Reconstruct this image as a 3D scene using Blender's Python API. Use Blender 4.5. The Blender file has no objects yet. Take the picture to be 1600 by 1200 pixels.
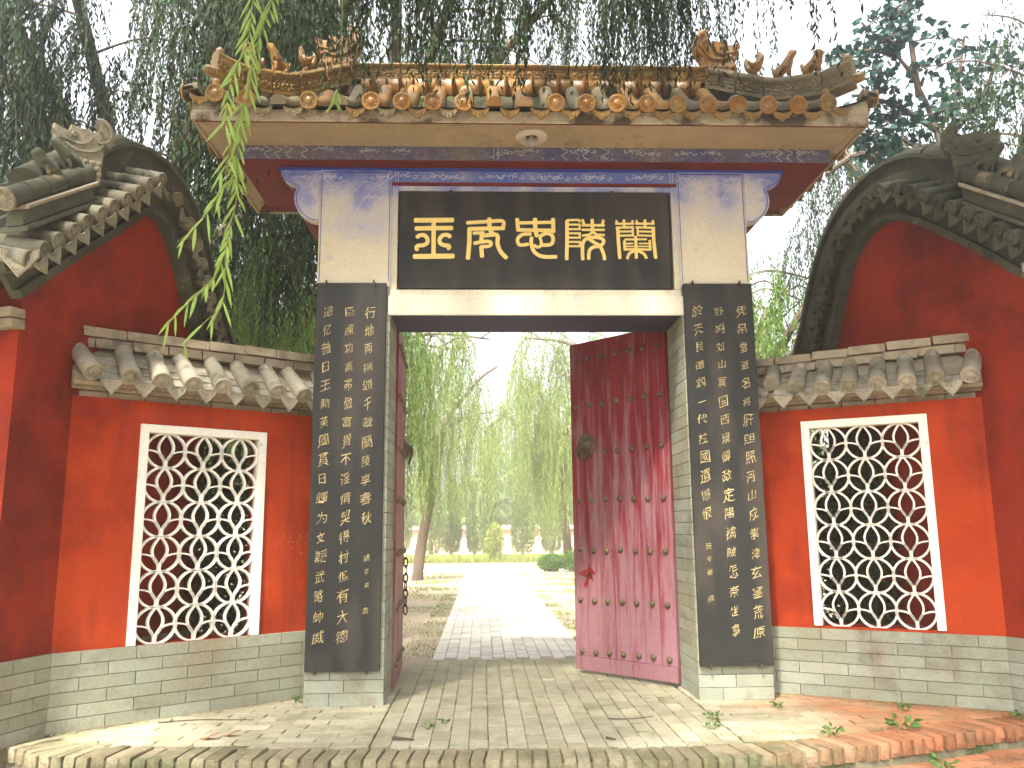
import bpy, bmesh, math, random
import numpy as np
from mathutils import Vector, Matrix, noise as mnoise
random.seed(7)
rng = np.random.default_rng(11)
sc = bpy.context.scene
col = sc.collection
R = math.radians

# ------------------------------------------------------------------ camera
cd = bpy.data.cameras.new('camera'); cam = bpy.data.objects.new('camera', cd); col.objects.link(cam)
cd.sensor_width = 36; cd.lens = 1304.4 * 36 / 1600; cd.clip_end = 600; cd.clip_start = .05
pitch, yaw, roll, DIST = .1740, .0365, -.0087, 7.7067
F = Vector((math.sin(yaw) * math.cos(pitch), math.cos(yaw) * math.cos(pitch), math.sin(pitch)))
Rt = Vector((math.cos(yaw), -math.sin(yaw), 0)); Up = Rt.cross(F)
R2 = Rt * math.cos(roll) + Up * math.sin(roll); U2 = Up * math.cos(roll) - Rt * math.sin(roll)
m = Matrix((R2, U2, -F)).transposed().to_4x4(); m.translation = Vector((0, -DIST, 1.5))
cam.matrix_world = m
sc.camera = cam

# ------------------------------------------------------------------ world, sun, exposure
SUN_EL, SUN_AZ = 56, 206      # azimuth clockwise from north (+Y): behind and to the left of the camera
w = bpy.data.worlds.new('World'); sc.world = w; w.use_nodes = True
nt = w.node_tree; nt.nodes.clear()
sky = nt.nodes.new('ShaderNodeTexSky'); sky.sky_type = 'NISHITA'; sky.sun_disc = False
sky.sun_elevation = R(SUN_EL); sky.sun_rotation = R(SUN_AZ); sky.dust_density = 7; sky.air_density = 1.3; sky.ozone_density = .6
hs = nt.nodes.new('ShaderNodeHueSaturation'); hs.inputs['Saturation'].default_value = .22
bg = nt.nodes.new('ShaderNodeBackground'); bg.inputs['Strength'].default_value = .15
wo = nt.nodes.new('ShaderNodeOutputWorld')
nt.links.new(sky.outputs[0], hs.inputs['Color']); nt.links.new(hs.outputs[0], bg.inputs['Color']); nt.links.new(bg.outputs[0], wo.inputs['Surface'])
sl = bpy.data.lights.new('sun', 'SUN'); sl.energy = 3.8; sl.angle = R(4); sl.color = (1, .95, .85)
so = bpy.data.objects.new('sun', sl); col.objects.link(so)
sd = Vector((math.sin(R(SUN_AZ)) * math.cos(R(SUN_EL)), math.cos(R(SUN_AZ)) * math.cos(R(SUN_EL)), math.sin(R(SUN_EL))))
so.rotation_euler = sd.to_track_quat('Z', 'Y').to_euler(); so.location = sd * 30
sc.view_settings.view_transform = 'Standard'; sc.view_settings.look = 'None'
sc.view_settings.exposure = 2.25; sc.view_settings.gamma = 1
sc.view_settings.use_curve_mapping = False
sc.render.engine = 'CYCLES'
sc.cycles.use_denoising = True
sc.cycles.max_bounces = 6; sc.cycles.transparent_max_bounces = 6; sc.cycles.volume_bounces = 1
sc.cycles.sample_clamp_indirect = 8

# ------------------------------------------------------------------ materials
def mat(name, c1, c2=None, scale=3.0, rough=.8, bump=0.0, bscale=40, tint=0.0, c3=None, c3lo=.58, c3hi=.7, c3scale=1.3, stretch=(1, 1, 1),
        metallic=0, transl=0, coat=0, spec=.18, grain=.12, extra=None):
    M = bpy.data.materials.new(name); M.use_nodes = True; n = M.node_tree; n.nodes.clear()
    N = n.nodes.new; L = n.links.new
    out = N('ShaderNodeOutputMaterial'); b = N('ShaderNodeBsdfPrincipled')
    geo = N('ShaderNodeNewGeometry'); oi = N('ShaderNodeObjectInfo')
    vm = N('ShaderNodeVectorMath'); vm.operation = 'MULTIPLY'; vm.inputs[1].default_value = stretch
    L(geo.outputs['Position'], vm.inputs[0])
    def nz(s, det=6, rgh=.6, src=vm.outputs[0]):
        t = N('ShaderNodeTexNoise'); t.inputs['Scale'].default_value = s; t.inputs['Detail'].default_value = det; t.inputs['Roughness'].default_value = rgh
        L(src, t.inputs['Vector']); return t.outputs['Fac']
    def rng_(src, a, bb, c=0., d=1.):
        r = N('ShaderNodeMapRange'); r.inputs[1].default_value = a; r.inputs[2].default_value = bb; r.inputs[3].default_value = c; r.inputs[4].default_value = d
        L(src, r.inputs[0]); return r.outputs[0]
    def mix(f, a, bb, mode='MIX'):
        x = N('ShaderNodeMix'); x.data_type = 'RGBA'; x.blend_type = mode
        for k, v in ((0, f), (6, a), (7, bb)):
            if isinstance(v, (int, float)): x.inputs[k].default_value = v
            elif isinstance(v, tuple): x.inputs[k].default_value = (*v, 1)
            else: L(v, x.inputs[k])
        return x.outputs[2]
    c = mix(rng_(nz(scale), .3, .7), c1, c2 or c1)
    if c3: c = mix(rng_(nz(c3scale, 8, .65), c3lo, c3hi), c, c3)
    if extra: c = extra(N, L, nz, rng_, mix, c, geo)
    if grain: c = mix(1.0, c, mix(rng_(nz(bscale * 1.7, 3), .3, .7), (1 - grain,) * 3, (1 + grain,) * 3), 'MULTIPLY')
    if tint:
        r = N('ShaderNodeMapRange'); r.inputs[3].default_value = 1 - tint; r.inputs[4].default_value = 1 + tint; L(oi.outputs['Random'], r.inputs[0])
        cc = N('ShaderNodeCombineColor')
        L(r.outputs[0], cc.inputs[0]); L(r.outputs[0], cc.inputs[1])
        r2 = N('ShaderNodeMath'); r2.operation = 'POWER'; r2.inputs[1].default_value = 1.25; L(r.outputs[0], r2.inputs[0]); L(r2.outputs[0], cc.inputs[2])
        c = mix(1.0, c, cc.outputs[0], 'MULTIPLY')
    L(c, b.inputs['Base Color']); b.inputs['Roughness'].default_value = rough; b.inputs['Metallic'].default_value = metallic
    b.inputs['Specular IOR Level'].default_value = spec
    if coat: b.inputs['Coat Weight'].default_value = coat; b.inputs['Coat Roughness'].default_value = .15
    if bump:
        bp = N('ShaderNodeBump'); bp.inputs['Strength'].default_value = bump; bp.inputs['Distance'].default_value = .01
        L(nz(bscale, 8), bp.inputs['Height']); L(bp.outputs[0], b.inputs['Normal'])
    if transl:
        tb = N('ShaderNodeBsdfTranslucent'); L(c, tb.inputs['Color'])
        ms = N('ShaderNodeMixShader'); ms.inputs[0].default_value = transl; L(b.outputs[0], ms.inputs[1]); L(tb.outputs[0], ms.inputs[2]); L(ms.outputs[0], out.inputs[0])
    else: L(b.outputs[0], out.inputs[0])
    return M

def x_red_wall(N, L, nz, rng_, mix, c, geo):
    # vertical rain streaks and small scratches of lighter plaster
    vm = N('ShaderNodeVectorMath'); vm.operation = 'MULTIPLY'; vm.inputs[1].default_value = (7, 7, .7); L(geo.outputs['Position'], vm.inputs[0])
    c = mix(rng_(nz(1.0, 5, .6, vm.outputs[0]), .52, .72, 0, .65), c, (.17, .020, .012))
    c = mix(rng_(nz(34, 4, .7), .70, .73, 0, .6), c, (.55, .28, .18))
    return c
def x_cream(N, L, nz, rng_, mix, c, geo):
    sx = N('ShaderNodeSeparateXYZ'); L(geo.outputs['Position'], sx.inputs[0])
    # old blue paint survives at the top of the pillars, washed off lower down; the remains edge the corners
    ad = N('ShaderNodeMath'); ad.operation = 'ADD'
    f = rng_(nz(2.2, 6), .25, .75, -.45, .45); L(f, ad.inputs[0]); L(sx.outputs[2], ad.inputs[1])
    c = mix(rng_(ad.outputs[0], 4.2, 4.85, 0, .7), c, (.36, .37, .58))
    c = mix(rng_(ad.outputs[0], 4.68, 5.15, 0, .95), c, (.07, .12, .46))
    c = mix(rng_(nz(5, 8, .7), .60, .68, 0, .35), c, (.22, .25, .60))
    c = mix(rng_(nz(1.7, 8, .7), .56, .75, 0, .5), c, (.42, .36, .24))
    return c
def x_brick(N, L, nz, rng_, mix, c, geo):
    c = mix(rng_(nz(1.1, 7, .65), .46, .70, 0, .55), c, (.30, .25, .15))
    c = mix(rng_(nz(7, 8, .75), .55, .68, 0, .45), c, (.12, .12, .095))
    return mix(rng_(nz(45, 5, .7), .60, .68, 0, .4), c, (.42, .38, .28))
def x_scroll(N, L, nz, rng_, mix, c, geo):
    f = nz(9, 1, .4)
    for lev, wd in ((.44, .006), (.50, .007), (.57, .006)):
        s = N('ShaderNodeMath'); s.operation = 'SUBTRACT'; L(f, s.inputs[0]); s.inputs[1].default_value = lev
        a = N('ShaderNodeMath'); a.operation = 'ABSOLUTE'; L(s.outputs[0], a.inputs[0])
        c = mix(rng_(a.outputs[0], wd, wd * .4, 0, .55), c, (.50, .52, .55))
    return c
def x_door(N, L, nz, rng_, mix, c, geo):
    sx = N('ShaderNodeSeparateXYZ'); L(geo.outputs['Position'], sx.inputs[0])
    vm = N('ShaderNodeVectorMath'); vm.operation = 'MULTIPLY'; vm.inputs[1].default_value = (14, 14, 1.1); L(geo.outputs['Position'], vm.inputs[0])
    f = nz(1.0, 7, .65, vm.outputs[0])
    ad = N('ShaderNodeMath'); ad.operation = 'MULTIPLY_ADD'; ad.inputs[1].default_value = -.075; L(sx.outputs[2], ad.inputs[0]); L(f, ad.inputs[2])
    # bleached, worn paint, most of it on the lower half where hands and rain reach
    c = mix(rng_(ad.outputs[0], .27, .46, 0, .85), c, (.28, .15, .165))
    c = mix(rng_(nz(1.0, 6, .7, vm.outputs[0]), .62, .70, 0, .5), c, (.10, .015, .02))
    return c
def x_paver(N, L, nz, rng_, mix, c, geo):
    sx = N('ShaderNodeSeparateXYZ'); L(geo.outputs['Position'], sx.inputs[0])
    ad = N('ShaderNodeMath'); ad.operation = 'ADD'; L(rng_(nz(1.4, 5), .25, .75, -.6, .6), ad.inputs[0]); L(sx.outputs[0], ad.inputs[1])
    c = mix(rng_(ad.outputs[0], 2.2, 3.2, 0, .85), c, (.36, .135, .055))      # orange cast put into the brick colour towards the right
    c = mix(rng_(nz(3.1, 8, .7), .52, .66, 0, .5), c, (.17, .19, .09))        # moss film
    c = mix(rng_(nz(2.3, 8, .7), .55, .72, 0, .6), c, (.20, .155, .10))
    c = mix(rng_(nz(26, 6, .75), .52, .66, 0, .45), c, (.14, .115, .075))
    return c
def x_paver2(N, L, nz, rng_, mix, c, geo):
    sx = N('ShaderNodeSeparateXYZ'); L(geo.outputs['Position'], sx.inputs[0])
    ad = N('ShaderNodeMath'); ad.operation = 'ADD'; L(rng_(nz(1.4, 5), .25, .75, -.6, .6), ad.inputs[0]); L(sx.outputs[0], ad.inputs[1])
    c = mix(rng_(ad.outputs[0], 1.9, 2.9, 0, .8), c, (.31, .105, .045))
    c = mix(rng_(nz(5, 8, .7), .50, .64, 0, .55), c, (.09, .085, .05))
    return mix(rng_(nz(22, 8, .7), .54, .66, 0, .5), c, (.10, .07, .045))      # red brick edging towards the right
def x_board(N, L, nz, rng_, mix, c, geo):
    vm = N('ShaderNodeVectorMath'); vm.operation = 'MULTIPLY'; vm.inputs[1].default_value = (3.2, 3.2, .8); L(geo.outputs['Position'], vm.inputs[0])
    c = mix(rng_(nz(1.0, 4, .55, vm.outputs[0]), .45, .68, 0, .8), c, (.060, .048, .038))
    c = mix(rng_(nz(60, 3, .7), .70, .74, 0, .5), c, (.25, .24, .2))
    return c
def x_amber(N, L, nz, rng_, mix, c, geo):
    c = mix(rng_(nz(6, 8, .75), .50, .62, 0, .8), c, (.27, .20, .12))
    c = mix(rng_(nz(17, 8, .7), .62, .70, 0, .8), c, (.09, .055, .03))
    return c

M = dict(
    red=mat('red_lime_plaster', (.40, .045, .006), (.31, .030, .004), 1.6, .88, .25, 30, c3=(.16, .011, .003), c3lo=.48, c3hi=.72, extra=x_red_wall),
    reddark=mat('shaded_red_plaster', (.29, .026, .005), (.20, .016, .004), 1.4, .9, .3, 30, c3=(.09, .008, .003), c3lo=.48, c3hi=.70, extra=x_red_wall),  # deeper than the wing red: corner shade put into the hall colour
    edge=mat('mossy_edge_brick', (.27, .235, .145), (.20, .17, .105), 3, .9, .6, 35, tint=.25, c3=(.10, .11, .05), c3lo=.5, c3hi=.65, extra=x_paver2),
    brick=mat('grey_painted_brick', (.285, .30, .225), (.215, .23, .18), 2.2, .85, .35, 35, tint=.12, c3=(.16, .13, .09), c3lo=.52, c3hi=.72, c3scale=2.4, extra=x_brick),
    mortar=mat('mortar', (.26, .21, .14), (.16, .13, .09), 9, .95, .4, 60),
    cream=mat('cream_lime_wash', (.66, .61, .47), (.62, .55, .39), 2, .85, .15, 30, extra=x_cream),
    lintel=mat('lintel_wash', (.58, .53, .40), (.53, .49, .40), 2, .85, .15, 30, c3=(.34, .34, .50), c3lo=.58, c3hi=.70, c3scale=3),
    stone=mat('weathered_render', (.40, .31, .20), (.32, .25, .16), 2.2, .88, .3, 30, c3=(.20, .15, .10), c3lo=.56, c3hi=.72, c3scale=3),
    fascia=mat('eave_board_paint', (.50, .44, .33), (.38, .32, .24), 5, .85, .3, 30, c3=(.09, .07, .055), c3lo=.48, c3hi=.60, c3scale=3.2),
    blue=mat('blue_paint', (.085, .13, .44), (.15, .19, .42), 3, .75, .1, 30, c3=(.36, .34, .42), c3lo=.52, c3hi=.72, c3scale=1.6),
    blueband=mat('blue_scroll_paint', (.060, .085, .27), (.13, .12, .17), 3, .75, .1, 30, c3=(.20, .17, .17), c3lo=.48, c3hi=.66, c3scale=1.6, extra=x_scroll),
    deepblue=mat('ultramarine_edge', (.03, .06, .38), (.05, .08, .32), 3, .7),
    whiteline=mat('white_outline_paint', (.62, .63, .68), (.45, .47, .6), 8, .8),
    darkred=mat('dark_red_beam_paint', (.17, .022, .018), (.12, .018, .016), 3, .7, .1, 30, c3=(.06, .015, .012), c3lo=.52, c3hi=.7),
    soffit=mat('blue_black_lintel_paint', (.06, .055, .10), (.04, .038, .07), 5, .8, .2, 30),  # even dark blue-black of the lintel underside
    board=mat('black_stone_board', (.013, .0155, .0145), (.020, .020, .018), 3, .5, .06, 50, spec=.25, extra=x_board),
    gold=mat('gold_paint', (.86, .66, .22), (.82, .60, .17), 30, .5, .1, 60, spec=.4),
    faintgold=mat('faded_gold_paint', (.60, .47, .20), (.30, .24, .11), 25, .6, spec=.3),
    white=mat('white_lattice_paint', (.80, .78, .70), (.74, .70, .60), 5, .7, .15, 40, c3=(.45, .40, .30), c3lo=.62, c3hi=.72, c3scale=6),
    tile=mat('grey_clay_tile', (.34, .305, .225), (.25, .225, .165), 4, .9, .5, 45, tint=.22, c3=(.10, .105, .07), c3lo=.52, c3hi=.68, c3scale=5),
    scratch=mat('scratched_plaster', (.56, .24, .17), (.48, .18, .12), 9, .9),
    roofdirt=mat('dirt_in_tile_gutters', (.075, .065, .04), (.045, .05, .025), 9, 1, .6, 30, c3=(.10, .13, .04), c3lo=.55, c3hi=.65, c3scale=5),
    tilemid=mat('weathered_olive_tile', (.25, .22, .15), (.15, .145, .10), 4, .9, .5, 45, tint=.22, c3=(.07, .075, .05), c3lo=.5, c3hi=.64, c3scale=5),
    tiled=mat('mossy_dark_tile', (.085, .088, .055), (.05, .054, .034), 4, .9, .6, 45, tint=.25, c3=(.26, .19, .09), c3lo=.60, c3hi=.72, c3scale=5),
    coping=mat('coping_mortar', (.36, .30, .21), (.24, .20, .14), 5, .9, .6, 35, tint=.10, c3=(.11, .10, .08), c3lo=.52, c3hi=.68, c3scale=3),
    amber=mat('amber_glaze', (.31, .150, .012), (.23, .095, .010), 8, .42, .3, 40, tint=.12, spec=.6, coat=0, extra=x_amber),
    yellow=mat('yellow_glaze', (.27, .155, .022), (.20, .115, .022), 8, .30, .4, 40, tint=.15, spec=.6, coat=.15, c3=(.13, .07, .02), c3lo=.52, c3hi=.66, c3scale=12),
    dusty=mat('worn_glaze_tile', (.26, .22, .14), (.19, .16, .095), 6, .85, .4, 40, tint=.18, c3=(.42, .20, .05), c3lo=.60, c3hi=.70, c3scale=6),
    door=mat('faded_red_door_paint', (.22, .014, .020), (.15, .012, .018), 4, .6, .2, 30, tint=.10, stretch=(1, 1, .3), extra=x_door),
    iron=mat('rusty_iron', (.055, .032, .02), (.10, .05, .028), 20, .7, .4, 60),
    bronze=mat('dull_bronze', (.16, .12, .06), (.09, .07, .04), 20, .5, .4, 60, metallic=.4),
    paver=mat('worn_paving_brick', (.37, .345, .24), (.28, .255, .17), 3, .9, .55, 35, tint=.16, extra=x_paver),
    path=mat('pale_path_brick', (.52, .49, .42), (.44, .41, .35), 3, .9, .4, 30, tint=.1, c3=(.30, .27, .20), c3lo=.55, c3hi=.7),
    joint=mat('earth_joint', (.17, .15, .095), (.22, .19, .12), 14, 1, .5, 50, c3=(.06, .085, .03), c3lo=.5, c3hi=.62, c3scale=3),
    dirt=mat('dry_earth', (.34, .27, .19), (.27, .22, .15), 2, 1, .8, 12, c3=(.16, .19, .07), c3lo=.54, c3hi=.70, c3scale=.7),
    bark=mat('willow_bark', (.12, .085, .06), (.07, .05, .035), 6, .95, 1.0, 25, stretch=(1, 1, .25)),
    twig=mat('green_twig', (.17, .19, .045), (.13, .12, .04), 9, .6),
    leafdark=mat('backlit_willow_leaf', (.006, .022, .003), (.016, .046, .005), 1.2, .7, transl=.12, grain=.3, bscale=6),  # near-black green: backlit shade put into the leaf colour
    leafmist=mat('sunlit_willow_leaf', (.13, .20, .06), (.20, .27, .08), .9, .6, transl=.5, grain=.3, bscale=6),  # lightened green: brightness and haze of the garden put into the leaf colour
    shootdark=mat('brown_shoot', (.035, .035, .014), (.025, .022, .012), 9, .8),
    leafpale=mat('willow_leaf_back', (.055, .14, .022), (.115, .22, .035), .9, .5, transl=.4, grain=.3, bscale=6),
    leaffront=mat('young_willow_leaf', (.19, .30, .055), (.25, .34, .08), 7, .42, transl=.4),
    leafbroad=mat('broad_leaf', (.012, .040, .032), (.022, .060, .040), 2, .45, transl=.3),
    conifer=mat('cypress_foliage', (.14, .20, .08), (.19, .24, .09), 2, .8, transl=.25),  # foliage colour paled to carry the glow of the garden
    shrub=mat('shrub_leaf', (.035, .06, .02), (.05, .08, .025), 2, .6, transl=.2),
    grass=mat('grass_blade', (.13, .20, .04), (.26, .27, .07), 1.1, .7, transl=.3),
    weed=mat('weed_leaf', (.07, .16, .04), (.10, .20, .05), 9, .5, transl=.3),
    dryleaf=mat('dry_leaf', (.30, .14, .05), (.20, .10, .05), 9, .8, tint=.3),
    straw=mat('straw_litter', (.42, .33, .17), (.25, .18, .09), 9, .9),
    farwall=mat('pale_red_wall', (.52, .36, .28), (.46, .31, .25), 2, .9),
    sandy=mat('sandy_lane', (.55, .50, .40), (.48, .44, .35), 1, 1, .3, 12),
    leaflitter=mat('leaf_litter', (.42, .27, .12), (.33, .24, .10), 2, 1, .5, 14, c3=(.16, .19, .05), c3lo=.5, c3hi=.65, c3scale=1.5),
    lampwhite=mat('lamp_plate_enamel', (.55, .50, .42), (.45, .40, .34), 8, .6),
    glass=mat('dead_bulb_glass', (.35, .33, .30), (.3, .28, .25), 8, .15),
)

# ------------------------------------------------------------------ helpers
WM = {}
def par(o, p):
    if p is not None:
        o.parent = p; o.matrix_parent_inverse = WM.get(p.name, Matrix()).inverted()
def tag(o, label=None, cat=None, group=None, kind=None):
    if label: o['label'] = label
    if cat: o['category'] = cat
    if group: o['group'] = group
    if kind: o['kind'] = kind
    return o
def thing(name, label, cat, loc, group=None, kind=None):
    o = bpy.data.objects.new(name, None); col.objects.link(o); o.location = loc; o.empty_display_size = .2
    WM[o.name] = Matrix.Translation(Vector(loc)); return tag(o, label, cat, group, kind)
def inst(name, mesh, M4, parent=None, mt=None):
    o = bpy.data.objects.new(name, mesh); col.objects.link(o)
    WM[o.name] = M4.copy(); par(o, parent); o.matrix_basis = M4
    if mt is not None:
        o.material_slots[0].link = 'OBJECT'; o.material_slots[0].material = mt
    return o
class MB:
    def __init__(s): s.v = []; s.f = []
    def add(s, vs, fs):
        b = len(s.v); s.v += [tuple(v) for v in vs]; s.f += [tuple(i + b for i in f) for f in fs]; return s
    def hexa(s, p):   # 8 points: bottom 4 ccw, top 4 ccw
        return s.add(p, [(0, 3, 2, 1), (4, 5, 6, 7), (0, 1, 5, 4), (1, 2, 6, 5), (2, 3, 7, 6), (3, 0, 4, 7)])
    def box(s, x0, x1, y0, y1, z0, z1, T=None):
        p = [(x0, y0, z0), (x1, y0, z0), (x1, y1, z0), (x0, y1, z0), (x0, y0, z1), (x1, y0, z1), (x1, y1, z1), (x0, y1, z1)]
        if T: p = [T(q) for q in p]
        return s.hexa(p)
    def loft(s, rings, closed=True, caps=True):
        n = len(rings[0]); b = len(s.v)
        for r in rings: s.v += [tuple(q) for q in r]
        for i in range(len(rings) - 1):
            for j in range(n if closed else n - 1):
                k = (j + 1) % n; s.f.append((b + i * n + j, b + i * n + k, b + (i + 1) * n + k, b + (i + 1) * n + j))
        if caps and closed:
            s.f.append(tuple(b + j for j in range(n))[::-1]); s.f.append(tuple(b + (len(rings) - 1) * n + j for j in range(n)))
        return s
    def tube(s, pts, rad, n=8, sy=1.0, caps=True):
        pts = [Vector(p) for p in pts]
        if not hasattr(rad, '__len__'): rad = [rad] * len(pts)
        rings = []; prev = None
        for i, p in enumerate(pts):
            t = (pts[min(i + 1, len(pts) - 1)] - pts[max(i - 1, 0)]).normalized()
            if prev is None:
                a = Vector((0, 0, 1)) if abs(t.z) < .9 else Vector((1, 0, 0)); u = t.cross(a).normalized()
            else: u = (prev - t * prev.dot(t)).normalized()
            prev = u; v = t.cross(u)
            rings.append([p + u * math.cos(2 * math.pi * k / n) * rad[i] + v * math.sin(2 * math.pi * k / n) * rad[i] * sy for k in range(n)])
        return s.loft(rings, True, caps)
    def prism(s, poly, a, b, T):   # poly in (p,q), extruded from depth a to b, T maps (p, depth, q)
        n = len(poly); vs = [T((p, a, q)) for p, q in poly] + [T((p, b, q)) for p, q in poly]
        fs = [tuple(range(n)), tuple(range(2 * n - 1, n - 1, -1))] + [(i, i + n, (i + 1) % n + n, (i + 1) % n) for i in range(n)]
        return s.add(vs, fs)
    def ribbon(s, pts, wd, d0, d1, T, closed=False):   # strip of width wd along pts in the (p,q) plane, between depths d0 and d1
        P = [Vector(p) for p in pts]; n = len(P)
        if not hasattr(wd, '__len__'): wd = [wd] * n
        rings = []
        for i in range(n):
            if closed: t = P[(i + 1) % n] - P[i - 1]
            else: t = P[min(i + 1, n - 1)] - P[max(i - 1, 0)]
            t = t.normalized() if t.length > 1e-9 else Vector((1, 0)); nn = Vector((-t.y, t.x)) * wd[i] / 2
            a, b = P[i] + nn, P[i] - nn
            rings.append([T((a.x, d0, a.y)), T((b.x, d0, b.y)), T((b.x, d1, b.y)), T((a.x, d1, a.y))])
        if closed: rings.append(rings[0])
        return s.loft(rings, True, not closed)
    def mesh(s, name, mt, smooth=False, bevel=0):
        me = bpy.data.meshes.new(name); me.from_pydata(s.v, [], s.f); me.validate()
        bm = bmesh.new(); bm.from_mesh(me)
        bmesh.ops.recalc_face_normals(bm, faces=bm.faces)
        if bevel: bmesh.ops.bevel(bm, geom=[e for e in bm.edges if e.is_manifold and e.calc_face_angle(0) > .6], offset=bevel, segments=1, affect='EDGES', clamp_overlap=True)
        bm.to_mesh(me); bm.free()
        if smooth:
            for p in me.polygons: p.use_smooth = True
            me.set_sharp_from_angle(angle=R(50))
        if isinstance(mt, (list, tuple)):
            for x in mt: me.materials.append(x)
        else: me.materials.append(mt)
        return me
    def build(s, name, mt, parent=None, smooth=False, bevel=0):
        o = bpy.data.objects.new(name, s.mesh(name, mt, smooth, bevel)); col.objects.link(o); WM[o.name] = Matrix(); par(o, parent); return o
def catmull(pts, n=6):
    P = [Vector(p) for p in pts]; out = []
    for i in range(len(P) - 1):
        a, b, c, d = P[max(i - 1, 0)], P[i], P[i + 1], P[min(i + 2, len(P) - 1)]
        for k in range(n):
            t = k / n
            out.append(.5 * ((2 * b) + (c - a) * t + (2 * a - 5 * b + 4 * c - d) * t * t + (3 * b - a - 3 * c + d) * t ** 3))
    return out + [P[-1]]
def frameM(o, x, y, z, sc_=1.0):
    m = Matrix((Vector(x) * sc_, Vector(y) * sc_, Vector(z) * sc_)).transposed().to_4x4(); m.translation = Vector(o); return m
ID = lambda q: q
def jit(a): return random.uniform(-a, a)
def rough_mesh(me, amp, sc_=6.0, seed=0):   # wobble the vertices so that edges are not dead straight
    for v in me.vertices:
        n = mnoise.noise_vector(v.co * sc_ + Vector((seed, 0, 0))); v.co += n * amp

# unit bricks: x in 0..1 etc, scaled per object; three chipped variants
def worn_bricks(mt, nvar=7):   # edge bricks with knocked corners and uneven faces
    out = []
    for k in range(nvar):
        bm = bmesh.new(); bmesh.ops.create_cube(bm, size=1.0); bmesh.ops.subdivide_edges(bm, edges=bm.edges[:], cuts=2, use_grid_fill=True)
        for v in bm.verts:
            e_ = sum(abs(c) > .49 for c in v.co); v.co *= (1 - .035 * max(0, e_ - 1) * random.uniform(.4, 1.8)); v.co += Vector((jit(.018), jit(.010), jit(.028)))
        bmesh.ops.bevel(bm, geom=[e for e in bm.edges if e.calc_face_angle(0) > .9], offset=.03, segments=1, affect='EDGES')
        me = bpy.data.meshes.new('brick'); bm.to_mesh(me); bm.free(); me.materials.append(mt)
        for p in me.polygons: p.use_smooth = False
        out.append(me)
    return out
def unit_bricks(mt, amp=.018, nvar=4, name='brick'):
    out = []
    for k in range(nvar):
        bm = bmesh.new(); bmesh.ops.create_cube(bm, size=1.0)
        bmesh.ops.bevel(bm, geom=bm.edges[:], offset=.035, segments=1, affect='EDGES')
        for v in bm.verts: v.co += Vector((jit(amp), jit(amp), jit(amp)))
        me = bpy.data.meshes.new(name); bm.to_mesh(me); bm.free(); me.materials.append(mt); out.append(me)
    return out
PE_ = worn_bricks(M['edge']); BR = unit_bricks(M['brick']); PV = unit_bricks(M['paver'], .022); CP = unit_bricks(M['coping'], .03)
def put_brick(name, variants, c, ex, ey, ez, lx, ly, lz, parent, mt=None):
    m = Matrix((Vector(ex) * lx, Vector(ey) * ly, Vector(ez) * lz)).transposed().to_4x4(); m.translation = Vector(c)
    return inst(name, random.choice(variants), m, parent, mt)

# ================================================================== SETTING: ground and paving
def sheet(name, x0, x1, y0, y1, z, mt, nx=2, ny=2, amp=0):
    b = MB()
    for j in range(ny + 1):
        for i in range(nx + 1):
            x = x0 + (x1 - x0) * i / nx; y = y0 + (y1 - y0) * j / ny
            b.v.append((x, y, z + (mnoise.noise((x * .35, y * .35, 0)) * amp if amp else 0)))
    for j in range(ny):
        for i in range(nx):
            a = j * (nx + 1) + i; b.f.append((a, a + 1, a + nx + 2, a + nx + 1))
    return tag(b.build(name, mt), kind='structure')
g = sheet('ground', -68, 68, -11.5, 88, -.30, M['dirt'])
# garden side: ground level with the platform, as one raised terrain block
b = MB(); b.box(-60, 60, .9, 75, -.5, -.012); tag(b.build('garden_ground', M['dirt']), kind='structure')
# platform body under the pavers follows the curved front edge
EDGE = [(-6.5, -.9), (-4.4, -1.0), (-3.47, -1.21), (-2.96, -1.52), (-1.9, -1.68), (.19, -1.85), (1.52, -1.86), (2.49, -1.69), (3.27, -1.42), (4.12, -1.14), (5.2, -.95), (7, -.9)]
EC = catmull([(x, y, 0) for x, y in EDGE], 8)
def edge_y(x):
    for a, c in zip(EC, EC[1:]):
        if a.x <= x <= c.x: return a.y + (c.y - a.y) * (x - a.x) / max(c.x - a.x, 1e-6)
    return EC[-1].y
b = MB()
top = [(p.x, p.y + .02) for p in EC]
poly = top + [(7, 2.62), (-6.5, 2.62)]
b.prism(poly, -.45, -.018, lambda q: (q[0], q[2], q[1]))
fp = tag(b.build('forecourt_pavement', M['joint']), kind='structure')
cand = []
# central strip: bricks laid lengthwise into the gate
def paver_ok(x, y): return y > edge_y(x) + .37
W_, L_ = .139, .285
xs0, xs1 = -.80, 1.86
nc = int(round((xs1 - xs0) / W_)); W_ = (xs1 - xs0) / nc
for i in range(nc):
    x = xs0 + (i + .5) * W_; off = (.5 if i % 2 else 0) * L_ + jit(.02)
    y = 2.60 - off
    while y > -1.7:
        y0 = y - L_
        lo = edge_y(x) + .36
        if y0 < lo:
            if y - lo > .07: cand.append((x, (y + lo) / 2, W_, y - lo, 0))
            break
        cand.append((x, (y + y0) / 2, W_, L_, 0)); y = y0
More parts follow.
